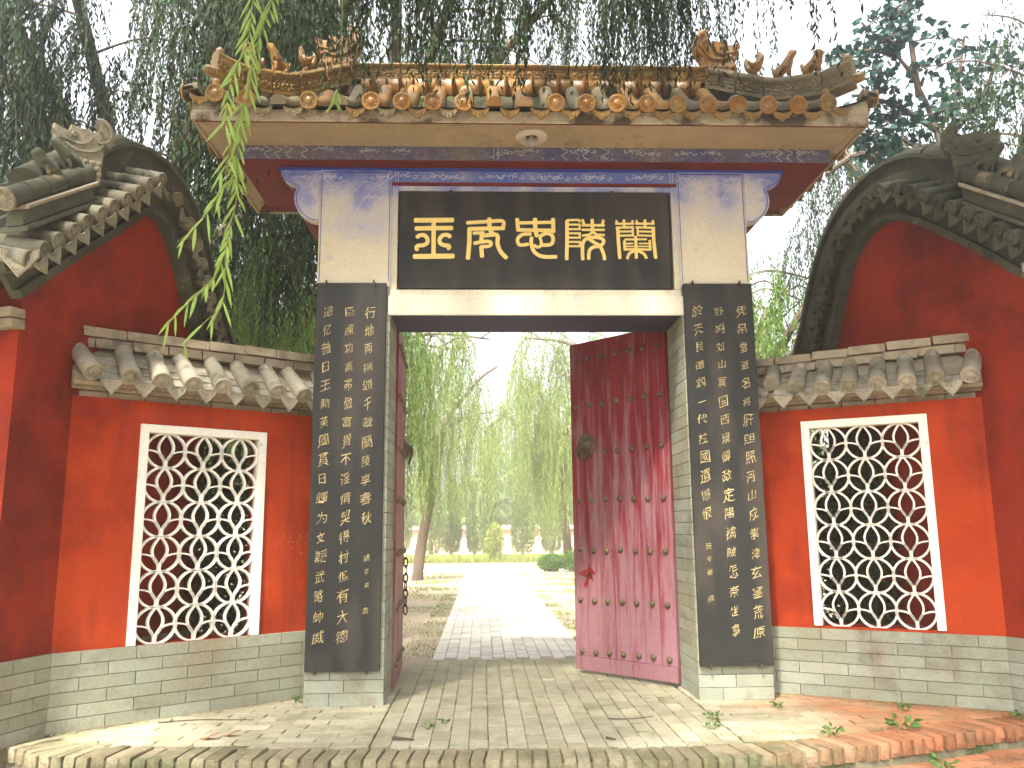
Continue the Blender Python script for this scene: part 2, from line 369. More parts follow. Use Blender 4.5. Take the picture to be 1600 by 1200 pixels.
# sides: bricks laid across
for side in (0, 1):
    rows = 16
    for r in range(-13, 7):
        yc = r * .146
        x = -5.0 + (.14 if r % 2 else 0) if side == 0 else xs1 + .02 + (.0 if r % 2 else -.14)
        while True:
            x1 = x + .29
            if side == 0 and x > xs0 - .02: break
            if side == 1 and x > 5.2: break
            a, c = (x, min(x1, xs0 - .01)) if side == 0 else (max(x, xs1 + .01), x1)
            if c - a > .05:
                xm = (a + c) / 2
                inside = yc - .05 > edge_y(xm) + .35
                # only in front of the walls
                if side == 0: wall = yc < -.88 + (xm + 3.33) * .80 + .12 and yc < .9 and xm > -3.75
                else: wall = yc < -.63 - (xm - 4.37) * .582 + .12 and yc < .9 and xm < 5
                if inside and wall: cand.append((xm, yc, c - a, .146, 1))
            x = x1
def vis(c): return -1.0 * (c[1] + 7.7)
cand.sort(key=lambda c: c[1] - .0 * c[0])
stuffb = MB()
# soldier course along the edge
SB = []
s = 0; acc = 0; prev = EC[0]; pts = []
for p in EC[1:]:
    d = (p - prev).length; pts.append((prev.copy(), p.copy(), acc, d)); acc += d; prev = p
def at_edge(s):
    for a, c, s0, d in pts:
        if s0 <= s <= s0 + d: t = (s - s0) / d; return a.lerp(c, t), (c - a).normalized()
    return pts[-1][1], (pts[-1][1] - pts[-1][0]).normalized()
s = .5
while s < acc - 1.0:
    wdt = random.choice((.098, .104, .11)); p, t = at_edge(s + wdt / 2); n = Vector((-t.y, t.x, 0))
    if -5.5 < p.x < 5.5: SB.append((p, t, n, wdt))
    s += wdt
nsold = len(SB)
for p, t, n, wdt in SB:
    L0 = .34 + jit(.008)
    c = p + n * (L0 / 2 - .01 + jit(.014)) + Vector((0, 0, -.047 + jit(.007)))
    t2 = (t + n * jit(.03)).normalized(); n2 = Vector((-t2.y, t2.x, 0)); up = Vector((jit(.015), jit(.015), 1)).normalized()
    put_brick('edge_brick', PE_, c, t2, n2, up, wdt - .010, L0, .11, fp)
k = 0
for x, y, wx, wy, kind in cand:
    z = -.030 + jit(.003) + .006 * mnoise.noise((x * 1.7, y * 1.7, 0)); gap = .005 + random.random() * .004
    rz = jit(.012); ex = Vector((math.cos(rz), math.sin(rz), jit(.012))); ey = Vector((-math.sin(rz), math.cos(rz), jit(.012)))
    if k < 300:
        put_brick('brick', PV, (x, y, z), ex, ey, ex.cross(ey), wx - gap, wy - gap, .06, fp)
    else:
        T = lambda q: (x + q[0] * ex.x + q[1] * ey.x, y + q[0] * ex.y + q[1] * ey.y, z + q[0] * ex.z + q[1] * ey.z + q[2])
        hx, hy = (wx - gap) / 2, (wy - gap) / 2; c_ = .007
        lo = [T((a * hx, bb * hy, -.03)) for a, bb in ((-1, -1), (1, -1), (1, 1), (-1, 1))]
        mi = [T((a * hx, bb * hy, .022)) for a, bb in ((-1, -1), (1, -1), (1, 1), (-1, 1))]
        hi = [T((a * (hx - c_), bb * (hy - c_), .03)) for a, bb in ((-1, -1), (1, -1), (1, 1), (-1, 1))]
        stuffb.loft([lo, mi, hi])
    k += 1
o = stuffb.build('small_paving_bricks', M['paver'], fp); tag(o, kind='stuff')
# lower step with its own course of bricks
b = MB(); lowpoly = [(p.x, p.y - .42) for p in EC] + [(p.x, p.y + .05) for p in reversed(EC)]
b.prism(lowpoly, -.5, -.160, lambda q: (q[0], q[2], q[1]))
ls = tag(b.build('lower_step', M['joint']), kind='structure')
s = 2.0; row = 0
while s < acc - 1.8:
    wd = .27
    p, t = at_edge(s + wd / 2); n = Vector((-t.y, t.x, 0))
    if -4 < p.x < 5:
        for r in range(3):
            sh = (.13 if r % 2 else 0)
            p2, t2 = at_edge(s + wd / 2 + sh); n2 = Vector((-t2.y, t2.x, 0))
            c = p2 - n2 * (.075 + r * .128) + Vector((0, 0, -.175 + jit(.004)))
            up = Vector((jit(.02), jit(.02), 1)).normalized()
            put_brick('brick', PE_, c, t2, n2, up, wd - .012, .118, .07, ls)
    s += wd
# garden path beyond the gate
unit_path = unit_bricks(M['path'], .015)
b = MB(); b.box(-.62, 1.30, 2.62, 24, -.3, -.016); gp_ = tag(b.build('garden_path', M['joint']), kind='structure')
pb = MB(); cnt = 0
for i in range(13):
    wx = 1.88 / 13; x = -.60 + (i + .5) * wx; y = 2.64 + (.14 if i % 2 else 0)
    while y < 23.6:
        T = lambda q: (x + q[0], y + .14 + q[1], q[2])
        z = mnoise.noise((x * 2, y * 2, 3)) * .006 + jit(.003)
        if y < 4.6:
            put_brick('brick', unit_path, (x, y + .14, -.020 + z), (1, 0, 0), (0, 1, 0), (0, 0, 1), wx - .009, .271, .05, gp_)
        h = .007 + z
        hx, hy = wx / 2 - .004, .136
        if y >= 4.6:
            pb.loft([[T((a * hx, c * hy, -.03)) for a, c in ((-1, -1), (1, -1), (1, 1), (-1, 1))], [T((a * hx, c * hy, h)) for a, c in ((-1, -1), (1, -1), (1, 1), (-1, 1))]])
        y += .28
tag(pb.build('path_bricks', M['path'], gp_), kind='stuff')
sheet('sandy_lane', -40, 40, 23.5, 27.5, -.006, M['sandy'])
sheet('leaf_strewn_verge', -40, 40, 27.5, 33, -.004, M['leaflitter'])

# ================================================================== GATE
gate = thing('gate', 'tall ceremonial gate with two pillars, painted lintel and amber glazed roof', 'gate', (.525, .355, 0))
XL0, XL1, XR0, XR1 = -1.566, -.870, 1.920, 2.595
PD = .71
def pillar(x0, x1, label):
    b = MB(); b.box(x0 + .012, x1 - .012, .012, PD - .012, -.1, 3.80)
    p = b.build('pillar', M['mortar'], gate); p['label'] = label
    b = MB(); b.box(x0, x1, 0, PD, 3.80, 4.998); u = b.build('painted_shaft', M['cream'], p, bevel=.006)
    n = 34; h = 3.795 / n; w = x1 - x0
    for i in range(n):
        z = (i + .5) * h
        if i % 2: cuts = [(0, .5, 0, .5), (.5, 1, 0, .5), (0, .5, .5, 1), (.5, 1, .5, 1)]
        else: cuts = [(0, .32, 0, .30), (.32, 1, 0, .30), (0, .68, .30, 1), (.68, 1, .30, 1)]
        for a, c, e, f_ in cuts:
            g_ = .005
            X0 = x0 + w * a + (g_ / 2 if a else 0); X1 = x0 + w * c - (g_ / 2 if c < 1 else 0)
            Y0 = PD * e + (g_ / 2 if e else 0); Y1 = PD * f_ - (g_ / 2 if f_ < 1 else 0)
            put_brick('brick', BRP, ((X0 + X1) / 2, (Y0 + Y1) / 2, z), (1, 0, 0), (0, 1, 0), (0, 0, 1), X1 - X0, Y1 - Y0, h - g_, p)
    return p
def unit_flat(mt, amp=.006):
    out = []
    for k in range(4):
        bm = bmesh.new(); bmesh.ops.create_cube(bm, size=1.0)
        bmesh.ops.bevel(bm, geom=bm.edges[:], offset=.012, segments=1, affect='EDGES')
        for v in bm.verts: v.co += Vector((jit(amp), jit(amp), jit(amp)))
        me = bpy.data.meshes.new('brick'); bm.to_mesh(me); bm.free(); me.materials.append(mt); out.append(me)
    return out
BRP = unit_flat(M['brick'])
pL = pillar(XL0, XL1, 'left brick pillar, painted cream and blue at the top')
pR = pillar(XR0, XR1, 'right brick pillar, painted cream and blue at the top')
# lower lintel, infill wall with the recess for the name board, upper frieze
b = MB(); b.box(XL1 + .0, XR0 - .0, .0, PD, 3.532, 3.690); b.box(XL1 - .015, XR0 + .015, -.022, -.001, 3.515, 3.705); b.box(XL1, XR0, -.008, .16, 3.693, 3.772)
lint = b.build('lintel', M['lintel'], gate, bevel=.006)
b = MB(); b.box(XL1 + .01, XR0 - .01, .02, PD - .02, 3.520, 3.5315); b.build('lintel_underside', M['soffit'], lint)
b = MB(); b.box(XL1, XR0, .163, PD, 3.692, 4.99); b.build('infill_wall', M['blue'], gate)
b = MB(); b.box(XL1, XL1 + .062, .004, .16, 3.774, 4.84); b.box(XR0 - .062, XR0, .004, .16, 3.774, 4.84); b.box(XL1 + .064, XR0 - .064, .004, .16, 4.765, 4.822)
b.build('board_recess_frame', M['cream'], gate, bevel=.005)
b = MB(); b.box(XL1 - .0, XR0 + .0, -.006, .16, 4.824, 4.852); b.build('red_fillet', M['darkred'], gate)
b = MB(); b.box(XL1 + .003, XR0 - .003, .001, .16, 4.855, 4.975); fr = b.build('frieze', M['blue'], gate, bevel=.003)
b = MB(); b.box(XL0 - .40, XR1 + .40, -.012, .20, 4.977, 4.998); b.build('ultramarine_band', M['deepblue'], gate)

# painted cloud scrolls: thin raised lines of white paint
def scroll(b, cx, cz, s, T, flip=1, y=-.004):
    for k in range(3):
        a0 = k * 2.2; pts = []
        for i in range(15):
            r = s * (.16 + .84 * i / 14) * .42; a = a0 + i * .42
            pts.append((cx + flip * (k - 1) * s * .75 + flip * r * math.cos(a), cz + r * .75 * math.sin(a) + (s * .12 if k == 1 else 0)))
        b.ribbon(pts, .0055, y, y + .0035, T)
    pts = [(cx + flip * s * (1.1 + t * 1.4), cz + s * .28 * math.sin(t * 7)) for t in [i / 12 for i in range(13)]]
    b.ribbon(pts, .005, y, y + .0035, T)
b = MB(); x = XL1 + .16
i = 0
while x < XR0 - .16:
    scroll(b, x, 4.915 + jit(.01), random.uniform(.055, .085), ID, 1 if i % 2 else -1, y=-.003); x += random.uniform(.20, .30); i += 1
for x in (XL1 + .035, XL1 + .06, XR0 - .035, XR0 - .06): b.ribbon([(x, 4.86), (x, 4.97)], .005, -.003, .0005, ID)
for x in (XL1 + .012, XR0 - .012, ): b.ribbon([(x, 3.72), (x, 4.82)], .004, -.0035, .0, ID)
tag(b.build('painted_scrolls', M['whiteline'], fr), kind='stuff')
for x0, x1, p in ((XL0, XL1, pL), (XR0, XR1, pR)):
    b = MB(); xm = (x0 + x1) / 2
    for sx in (-1, 1):
        scroll(b, xm + sx * .2, 4.90, .06, ID, sx); scroll(b, xm + sx * .12, 4.70, .05, ID, sx)
        b.ribbon(catmull([(xm + sx * .32, 4.95), (xm + sx * .28, 4.86), (xm + sx * .18, 4.80), (xm + sx * .12, 4.72), (xm + sx * .03, 4.60), (xm, 4.5)], 5), .005, -.0035, .0, ID)
        b.ribbon(catmull([(xm + sx * .27, 4.93), (xm + sx * .2, 4.84), (xm + sx * .08, 4.86), (xm, 4.76)], 5), .004, -.0035, .0, ID)
    tag(b.build('painted_scrolls', M['whiteline'], p), kind='stuff')
    b = MB(); b.ribbon([(x0 + .02, 3.85), (x0 + .02, 4.95)], .006, -.0035, .0, ID); b.ribbon([(x1 - .02, 3.85), (x1 - .02, 4.95)], .006, -.0035, .0, ID)
    b.ribbon([(x0 + .03, 4.955), (x1 - .03, 4.955)], .010, -.0035, .0, ID); b.build('painted_blue_border', M['deepblue'], p)
# cloud-shaped corbels
CB = [(0, 4.975), (-.375, 4.975), (-.372, 4.93), (-.345, 4.875), (-.30, 4.84), (-.245, 4.825), (-.215, 4.80), (-.235, 4.75), (-.243, 4.69), (-.232, 4.62), (-.20, 4.555), (-.15, 4.50), (-.09, 4.465), (-.03, 4.45), (0, 4.45)]
for s_, x0 in ((1, XL0), (-1, XR1)):
    P_ = [(x0 + s_ * p - s_ * .003, q) for p, q in CB]
    b = MB(); b.prism(P_, .004, .10, ID); c = b.build('corbel', M['cream'], gate)
    ins = [(x0 + s_ * (p * .93), 4.975 + (q - 4.975) * .98 + .01) for p, q in CB[1:]]
    b = MB(); b.ribbon(catmull([(x0 + s_ * p, q) for p, q in [(-.365, 4.965), (-.33, 4.88), (-.235, 4.83), (-.20, 4.80), (-.225, 4.70), (-.19, 4.57), (-.09, 4.48), (-.01, 4.465)]], 5), .012, -.002, .003, ID); b.build('painted_edge', M['blue'], c)
    b = MB(); scroll(b, x0 - s_ * .14, 4.90, .05, ID, -s_, y=-.001); b.ribbon(catmull([(x0 - s_ * .03, 4.92), (x0 - s_ * .09, 4.82), (x0 - s_ * .03, 4.72), (x0 - s_ * .08, 4.62)], 5), .005, -.001, .003, ID); tag(b.build('painted_scrolls', M['whiteline'], c), kind='stuff')
    P2 = [(x0 + s_ * p * .98 - s_ * .003, q - .004 if q > 4.9 else q + .004) for p, q in CB]
    b = MB(); b.prism(P2, .102, PD, ID); b.build('corbel_core', M['darkred'], c)
# entablature
EX0, EX1 = -2.33, 3.40
b = MB(); b.box(EX0, EX1, -.145, .99, 5.000, 5.198); ent = b.build('entablature', M['darkred'], gate, bevel=.004)
b = MB(); b.box(EX0 - .003, EX1 + .003, -.162, -.147, 5.016, 5.196); bb_ = b.build('blue_scroll_board', M['blueband'], ent)
b = MB(); x = EX0 + .2; i = 0
while x < EX1 - .1:
    if random.random() < .75: scroll(b, x, 5.105 + jit(.02), random.uniform(.05, .085), ID, 1 if i % 2 else -1, y=-.166)
    x += random.uniform(.22, .42); i += 1
for x in (-2.05, -1.95, -1.85, -1.70, .12, .16, .80, 1.0, 1.2, 2.9, 3.0, 3.1):
    if abs(x - .14) < .05: b.ribbon([(x, 5.02), (x, 5.19)], .005, -.166, -.163, ID)
    else: b.ribbon(catmull([(x, 5.19), (x - .03, 5.15), (x + .04, 5.11), (x - .02, 5.07), (x + .03, 5.02)], 4), .005, -.166, -.163, ID)
tag(b.build('painted_scrolls', M['whiteline'], bb_), kind='stuff')
RX0, RX1, RY0, RY1 = -2.565, 3.525, -.76, 1.47
# sloping cornice from the entablature out to the eave boards (front one rendered, sides and back painted red)
def cor(pts, name, mt):
    b = MB(); lo = pts; hi = [(x, y, z + .06) for x, y, z in pts]; b.hexa(lo + hi); b.build(name, mt, gate)
e = .003
cor([(RX0 + .05, RY0 + .035, 5.118), (RX1 - .05, RY0 + .035, 5.118), (EX1 - .05, -.165, 5.200), (EX0 + .05, -.165, 5.200)], 'front_cornice', M['stone'])
cor([(RX0 + .05, RY1 - .035, 5.118), (EX0 + .05, .992, 5.200), (EX1 - .05, .992, 5.200), (RX1 - .05, RY1 - .035, 5.118)], 'back_cornice', M['darkred'])
cor([(RX0 + .035, RY0 + .05, 5.115), (EX0 - .002, -.145, 5.198), (EX0 - .002, .99, 5.198), (RX0 + .035, RY1 - .05, 5.115)], 'side_cornice', M['stone'])
cor([(RX1 - .035, RY0 + .05, 5.115), (RX1 - .035, RY1 - .05, 5.115), (EX1 + .002, .99, 5.198), (EX1 + .002, -.145, 5.198)], 'side_cornice', M['stone'])
b = MB(); b.box(RX0 + .03, RX1 - .03, RY0 + .03, RY0 + .036, 5.095, 5.115); b.build('red_drip_line', M['darkred'], gate)
fb = MB(); fb.box(RX0, RX1, RY0, RY0 + .028, 5.10, 5.205); fas = fb.build('eave_board', M['fascia'], gate, bevel=.004)
fb = MB(); fb.box(RX0, RX1, RY1 - .028, RY1, 5.10, 5.205); fb.build('eave_board', M['fascia'], gate)
for x in (RX0, RX1 - .028):
    fb = MB(); fb.box(x, x + .028, RY0 + .03, RY1 - .03, 5.10, 5.205); fb.build('eave_board', M['stone'], gate)
for (x, s_) in ((RX0, 1), (RX1, -1)):   # upturned ends
    fb = MB()
    fb.prism([(x, 5.207), (x + s_ * .70, 5.207), (x + s_ * .45, 5.23), (x + s_ * .2, 5.28), (x, 5.345)], RY0 + .001, RY0 + .027, ID)
    fb.build('upturned_eave_end', M['fascia'], fas)
b = MB(); b.box(RX0 + .03, RX1 - .03, RY0 + .03, RY1 - .03, 5.150, 5.190); b.build('roof_deck', M['stone'], gate)
# lamp on the cornice
lm = None
b = MB()
def ringpts(cx, cy, cz, r, n=20, ry=None): return [(cx + math.cos(2 * math.pi * i / n) * r, cy + math.sin(2 * math.pi * i / n) * (ry or r), cz) for i in range(n)]
b.loft([ringpts(.47, -.40, 5.175, .15), ringpts(.47, -.40, 5.135, .155), ringpts(.47, -.40, 5.120, .14), ringpts(.47, -.40, 5.124, .07), ringpts(.47, -.40, 5.15, .055)])
lampo = b.build('ceiling_lamp', M['lampwhite'], gate, smooth=True); lampo['label'] = 'small round lamp under the eave'
b = MB(); b.loft([ringpts(.47, -.40, z, r, 12) for z, r in ((5.15, .022), (5.12, .024), (5.105, .034), (5.08, .040), (5.055, .032), (5.04, .012))]); b.build('bulb', M['glass'], lampo, smooth=True)

# ---- glazed roof
CX = .48
def prof(t):   # 0 eave .. 1 ridge
    P_ = [(0, 5.225), (.3, 5.37), (.65, 5.60), (1.0, 5.95)]
    for (a, za), (c, zc) in zip(P_, P_[1:]):
        if t <= c + 1e-9:
            u = (t - a) / (c - a); return za + (zc - za) * u
    return P_[-1][1]
def lift(d):   # distance from the nearest corner along the eave
    return .17 * max(0, 1 - d / .75) ** 2
YE0, YR, YE1 = -.85, .355, 1.56
XE0, XE1, XR0_, XR1_ = -2.62, 3.58, -1.30, 2.33
def roof_pt(side, u, t):
    # side: 0 front 1 back 2 left 3 right; u along eave, t up
    if side in (0, 1):
        y = (YE0 if side == 0 else YE1) + ((YR - .10 if side == 0 else YR + .10) - (YE0 if side == 0 else YE1)) * t
        d = min(u - XE0, XE1 - u); return Vector((u, y, prof(t) + lift(max(d, 0)) * (1 - t)))
    x = XE0 + (XR0_ - XE0) * t if side == 2 else XE1 + (XR1_ - XE1) * t
    d = min(u - YE0, YE1 - u); return Vector((x, u, prof(t) + lift(max(d, 0)) * (1 - t)))
def tmax(side, u):
    if side in (0, 1):
        if u < XR0_: return max(.06, (u - XE0) / (XR0_ - XE0))
        if u > XR1_: return max(.06, (XE1 - u) / (XE1 - XR1_))
        return 1.0
    return max(.06, min(1, (u - YE0) / (YR - .1 - YE0), (YE1 - u) / (YE1 - YR - .1)))
roof = MB()
for side, u0, u1, n in ((0, XE0, XE1, 60), (1, XE0, XE1, 60), (2, YE0, YE1, 24), (3, YE0, YE1, 24)):
    base = len(roof.v); K = 8
    for i in range(n + 1):
        u = u0 + (u1 - u0) * i / n; tm = tmax(side, u)
        for k in range(K + 1): roof.v.append(tuple(roof_pt(side, u, tm * k / K) - Vector((0, 0, .035))))
    for i in range(n):
        for k in range(K):
            a = base + i * (K + 1) + k; roof.f.append((a, a + 1, a + K + 2, a + K + 1))
rf = roof.build('roof', M['roofdirt'], gate, smooth=True); rf['label'] = 'hipped roof of amber and yellow glazed tiles'
def halfpipe(pts, r, n=7, thick=True):   # an open clay cover tile following pts
    b = MB(); rings = []
    for i, p in enumerate(pts):
        t = (pts[min(i + 1, len(pts) - 1)] - pts[max(i - 1, 0)]).normalized()
        sdir = t.cross(Vector((0, 0, 1))).normalized(); up = sdir.cross(t)
        rr = r * (1.06 if i % 2 else 1.0)
        rings.append([p + sdir * math.cos(math.pi * (j / (n - 1)) * 1.16 - .25) * rr + up * math.sin(math.pi * (j / (n - 1)) * 1.16 - .25) * rr for j in range(n)])
    b.loft(rings, True, True); return b
DISC = MB(); n_ = 20
DISC.loft([[(math.cos(2 * math.pi * i / n_) * r, y, math.sin(2 * math.pi * i / n_) * r) for i in range(n_)] for y, r in ((.03, 1.0), (-.10, 1.0), (-.20, .93), (-.20, .78), (-.10, .74), (-.10, .42), (-.22, .34), (-.26, .12))])
for k in range(8):
    a = k * math.pi / 4; DISC.tube([(math.cos(a) * .58, -.08, math.sin(a) * .58), (math.cos(a) * .58, -.20, math.sin(a) * .58)], [.11, .06], 5)
DISC_A = DISC.mesh('tile_disc', M['amber'], True); DISC_T = DISC.mesh('tile_disc', M['tile'], True)
# drip tile: shield with a scalloped outline, unit half width 1
def drip_mesh(mt, pointed=False):
    b = MB()
    if pointed: o = [(-1, .25), (-.98, -.25), (-.6, -.75), (0, -1.45), (.6, -.75), (.98, -.25), (1, .25), (.5, .02), (0, -.08), (-.5, .02)]
    else: o = [(-1, .30), (-1.02, -.05), (-.78, -.35), (-.70, -.55), (-.38, -.55), (-.22, -.80), (0, -.88), (.22, -.80), (.38, -.55), (.70, -.55), (.78, -.35), (1.02, -.05), (1, .30), (.5, .08), (0, 0), (-.5, .08)]
    m_ = len(o); ins = [(x * .82, z * .82 - .04) for x, z in o]
    b.loft([[(x, .12, z) for x, z in o], [(x, -.06, z) for x, z in o], [(x * .9, -.12, z * .9 - .02) for x, z in o], [(x * .85, -.06, z * .85 - .03) for x, z in o]])
    for k in range(3): b.tube([((k - 1) * .38, -.05, -.25 - (.15 if k == 1 else 0)), ((k - 1) * .38, -.14, -.25 - (.15 if k == 1 else 0))], [.14, .08], 6)
    return b.mesh('drip_tile', mt, True)
DRIP_A = drip_mesh(M['yellow']); DRIP_T = drip_mesh(M['tile'], True)
PAN = MB()
PAN.loft([[(x, y, .25 * x * x + dz) for x in (-1, -.6, -.2, .2, .6, 1)] + [(x, y, .25 * x * x + dz - .12) for x in (1, .6, .2, -.2, -.6, -1)] for y, dz in ((-.05, 0), (3.0, .9))])
SP = .272
for k in range(21):
    x = -2.33 + SP * k; tm = tmax(0, x); pts = [roof_pt(0, x, tm * i / 9) for i in range(10)]
    mt = M['dusty'] if random.random() < .75 else M['amber']
    rt = halfpipe(pts, .070).build('round_tile', mt, rf, True)
    if k not in (2, 4, 9, 10):
        q = pts[0] + Vector((0, -.012, .010)); sc_ = .083
        mm = frameM(q, (1, 0, 0), Vector((0, 1, .15)).normalized(), Vector((0, -.15, 1)).normalized(), sc_)
        inst('tile_disc', DISC_A, mm @ Matrix.Rotation(random.random() * 6, 4, 'Y'), rf, None if random.random() < .8 else M['yellow'])
    if k in (0, 1, 6, 8, 20):
        b = MB(); q = pts[1] + Vector((0, -.02, .07)); b.loft([ringpts(q.x, q.y, q.z + z, r, 10) for z, r in ((-.02, .02), (.01, .032), (.04, .036), (.065, .028), (.075, .008))]); b.build('nail_cap', M['amber'], rf, True)
for k in range(-1, 21):
    x = -2.33 + SP * (k + .5); d = min(x - XE0, XE1 - x); q = Vector((x, YE0 + .01, prof(0) + lift(d) - .055))
    if k in (3, ): continue
    inst('drip_tile', DRIP_A, frameM(q, (1, 0, jit(.04)), Vector((0, 1, .25)).normalized(), Vector((0, -.25, 1)).normalized(), .085), rf, None if random.random() < .7 else M['dusty'])
for side, X in ((2, XE0), (3, XE1)):
    for k in range(9):
        u = YE0 + .10 + k * .272; tm = tmax(side, u); pts = [roof_pt(side, u, tm * i / 7) for i in range(8)]
        halfpipe(pts, .070).build('round_tile', M['dusty'], rf, True)
        sgn = -1 if side == 2 else 1
        mm = frameM(pts[0] + Vector((sgn * .012, 0, .012)), (0, -sgn, 0), (-sgn, 0, 0), (0, 0, 1), .080); inst('tile_disc', DISC_A, mm, rf)
        q = Vector((X - sgn * .01, u + .136, pts[0].z - .055)); inst('drip_tile', DRIP_A, frameM(q, (0, -sgn, 0), (-sgn, 0, 0), (0, 0, 1), .085), rf)
for k in range(21):
    x = -2.33 + SP * k; tm = tmax(1, x); pts = [roof_pt(1, x, tm * i / 5) for i in range(6)]
    halfpipe(pts, .070, 5).build('round_tile', M['dusty'], rf, True)
# saddle tiles closing the gaps under the ridge
for k in range(21):
    x = -2.33 + SP * (k + .5)
    if XR0_ - .05 < x < XR1_ + .05:
        b = MB(); o = [(-.128, 6.085), (.128, 6.085), (.118, 6.0), (.075, 5.93), (0, 5.895), (-.075, 5.93), (-.118, 6.0)]
        b.prism([(x + p, q) for p, q in o], .235, .30, ID)
        b.tube([(x, .228, 6.085), (x, .226, 5.90)], [.10, .03], 8, .25)
        s_ = b.build('saddle_tile', M['amber'], rf, True, bevel=.006)
# main ridge, one block per 0.41 m, with moulded top and raised relief
def ridge_block(path, zb, zt, name='ridge_block', wth=.10, mt=None, ornate=True, parent=None):
    # path: two or more (x,y) with own z base offsets; zb/zt lists
    bld = MB(); P_ = [Vector((p[0], p[1], 0)) for p in path]
    t = (P_[-1] - P_[0]).normalized(); nrm = Vector((-t.y, t.x, 0))
    H = [(-1.0, 0), (-1.0, .10), (-.80, .13), (-.80, .60), (-.92, .64), (-1.05, .70), (-1.05, .78), (-.75, .80), (-.7, .88), (-.45, .97), (0, 1.0)]
    sec = H + [(-a, h) for a, h in reversed(H[:-1])]
    rings = []
    for p, z0, z1 in zip(P_, zb, zt): rings.append([p + nrm * a * wth + Vector((0, 0, z0 + (z1 - z0) * h)) for a, h in sec])
    bld.loft(rings)
    if ornate:
        L_ = (P_[-1] - P_[0]).length; k = max(3, int(L_ / .030))
        for i in range(k):
            u = (i + .5) / k; j = min(int(u * (len(P_) - 1)), len(P_) - 2); uu = u * (len(P_) - 1) - j
            p = P_[j].lerp(P_[j + 1], uu); z0 = zb[j] + (zb[j + 1] - zb[j]) * uu; z1 = zt[j] + (zt[j + 1] - zt[j]) * uu
            for hh, rr in ((.24, .020), (.38, .024), (.51, .019)):
                c = p + Vector((0, 0, z0 + (z1 - z0) * (hh + jit(.04)))) + t * jit(.012)
                for sg in (-1, 1):
                    bld.tube([c + nrm * sg * (wth * .78), c + nrm * sg * (wth * .78 + .014)], [rr, rr * .4], 5)
    return bld.build(name, mt or M['yellow'], parent, True)
nb = 9; x0, x1 = -1.33, 2.34
for i in range(nb):
    a = x0 + (x1 - x0) * i / nb + .003; c = x0 + (x1 - x0) * (i + 1) / nb - .003
    ridge_block([(a, YR), (c, YR)], [6.087] * 2, [6.315 + jit(.004)] * 2, parent=rf, mt=M['yellow'] if i != 4 else M['amber'])
def skinmesh(name, verts, edges, radii, mt, sub=1):
    me = bpy.data.meshes.new(name); me.from_pydata(verts, edges, []); o = bpy.data.objects.new(name, me); col.objects.link(o)
    md = o.modifiers.new('s', 'SKIN'); sv = me.skin_vertices[0].data
    for i, r in enumerate(radii): sv[i].radius = (r, r) if not hasattr(r, '__len__') else r
    sv[0].use_root = True
    if sub: sm = o.modifiers.new('u', 'SUBSURF'); sm.levels = sub
    dg = bpy.context.evaluated_depsgraph_get(); dg.update(); m2 = bpy.data.meshes.new_from_object(o.evaluated_get(dg))
    bpy.data.objects.remove(o); m2.name = name; m2.materials.clear(); m2.materials.append(mt)
    for p in m2.polygons: p.use_smooth = True
    return m2
# roof animals, facing +x, about 1 high
def beast_mesh(kind, mt):
    if kind == 'horse':
        V = [(-.25, 0, .28), (0, 0, .42), (.16, 0, .52), (.24, 0, .74), (.32, 0, .92), (.50, 0, .88), (.14, .1, .2), (.15, .1, 0), (.14, -.1, .2), (.15, -.1, 0), (-.28, .13, .10), (-.14, .14, 0), (-.28, -.13, .10), (-.14, -.14, 0), (-.42, 0, .35), (-.44, 0, .55), (.26, 0, 1.02)]
        E_ = [(0, 1), (1, 2), (2, 3), (3, 4), (4, 5), (2, 6), (6, 7), (2, 8), (8, 9), (0, 10), (10, 11), (0, 12), (12, 13), (0, 14), (14, 15), (4, 16)]
        r_ = [.18, .16, .14, .11, .11, .06, .06, .05, .06, .05, .10, .05, .10, .05, .05, .03, .03]
    elif kind == 'lion':
        V = [(-.22, 0, .25), (0, 0, .38), (.14, 0, .52), (.22, 0, .72), (.40, 0, .66), (.13, .11, .2), (.16, .11, 0), (.13, -.11, .2), (.16, -.11, 0), (-.25, .14, .08), (-.10, .15, 0), (-.25, -.14, .08), (-.10, -.15, 0), (-.40, 0, .30), (-.42, 0, .55), (.14, .1, .84), (.14, -.1, .84)]
        E_ = [(0, 1), (1, 2), (2, 3), (3, 4), (2, 5), (5, 6), (2, 7), (7, 8), (0, 9), (9, 10), (0, 11), (11, 12), (0, 13), (13, 14), (3, 15), (3, 16)]
        r_ = [.19, .17, .16, .17, .09, .07, .06, .07, .06, .11, .05, .11, .05, .07, .06, .04, .04]
    else:
        V = [(-.15, 0, .25), (.05, 0, .36), (.16, 0, .52), (.20, 0, .74), (.34, 0, .74), (0, .08, .1), (.02, .08, 0), (0, -.08, .1), (.02, -.08, 0), (-.30, 0, .35), (-.38, 0, .62), (-.36, 0, .88), (-.1, .22, .40), (-.2, .26, .62), (-.1, -.22, .40), (-.2, -.26, .62), (.14, 0, .95)]
        E_ = [(0, 1), (1, 2), (2, 3), (3, 4), (0, 5), (5, 6), (0, 7), (7, 8), (0, 9), (9, 10), (10, 11), (1, 12), (12, 13), (1, 14), (14, 15), (3, 16)]
        r_ = [.17, .17, .11, .10, .03, .05, .06, .05, .06, .11, .09, .03, .08, .03, .08, .03, .03]
    return skinmesh(kind + '_figure', V, E_, [r * 1.15 for r in r_], mt)
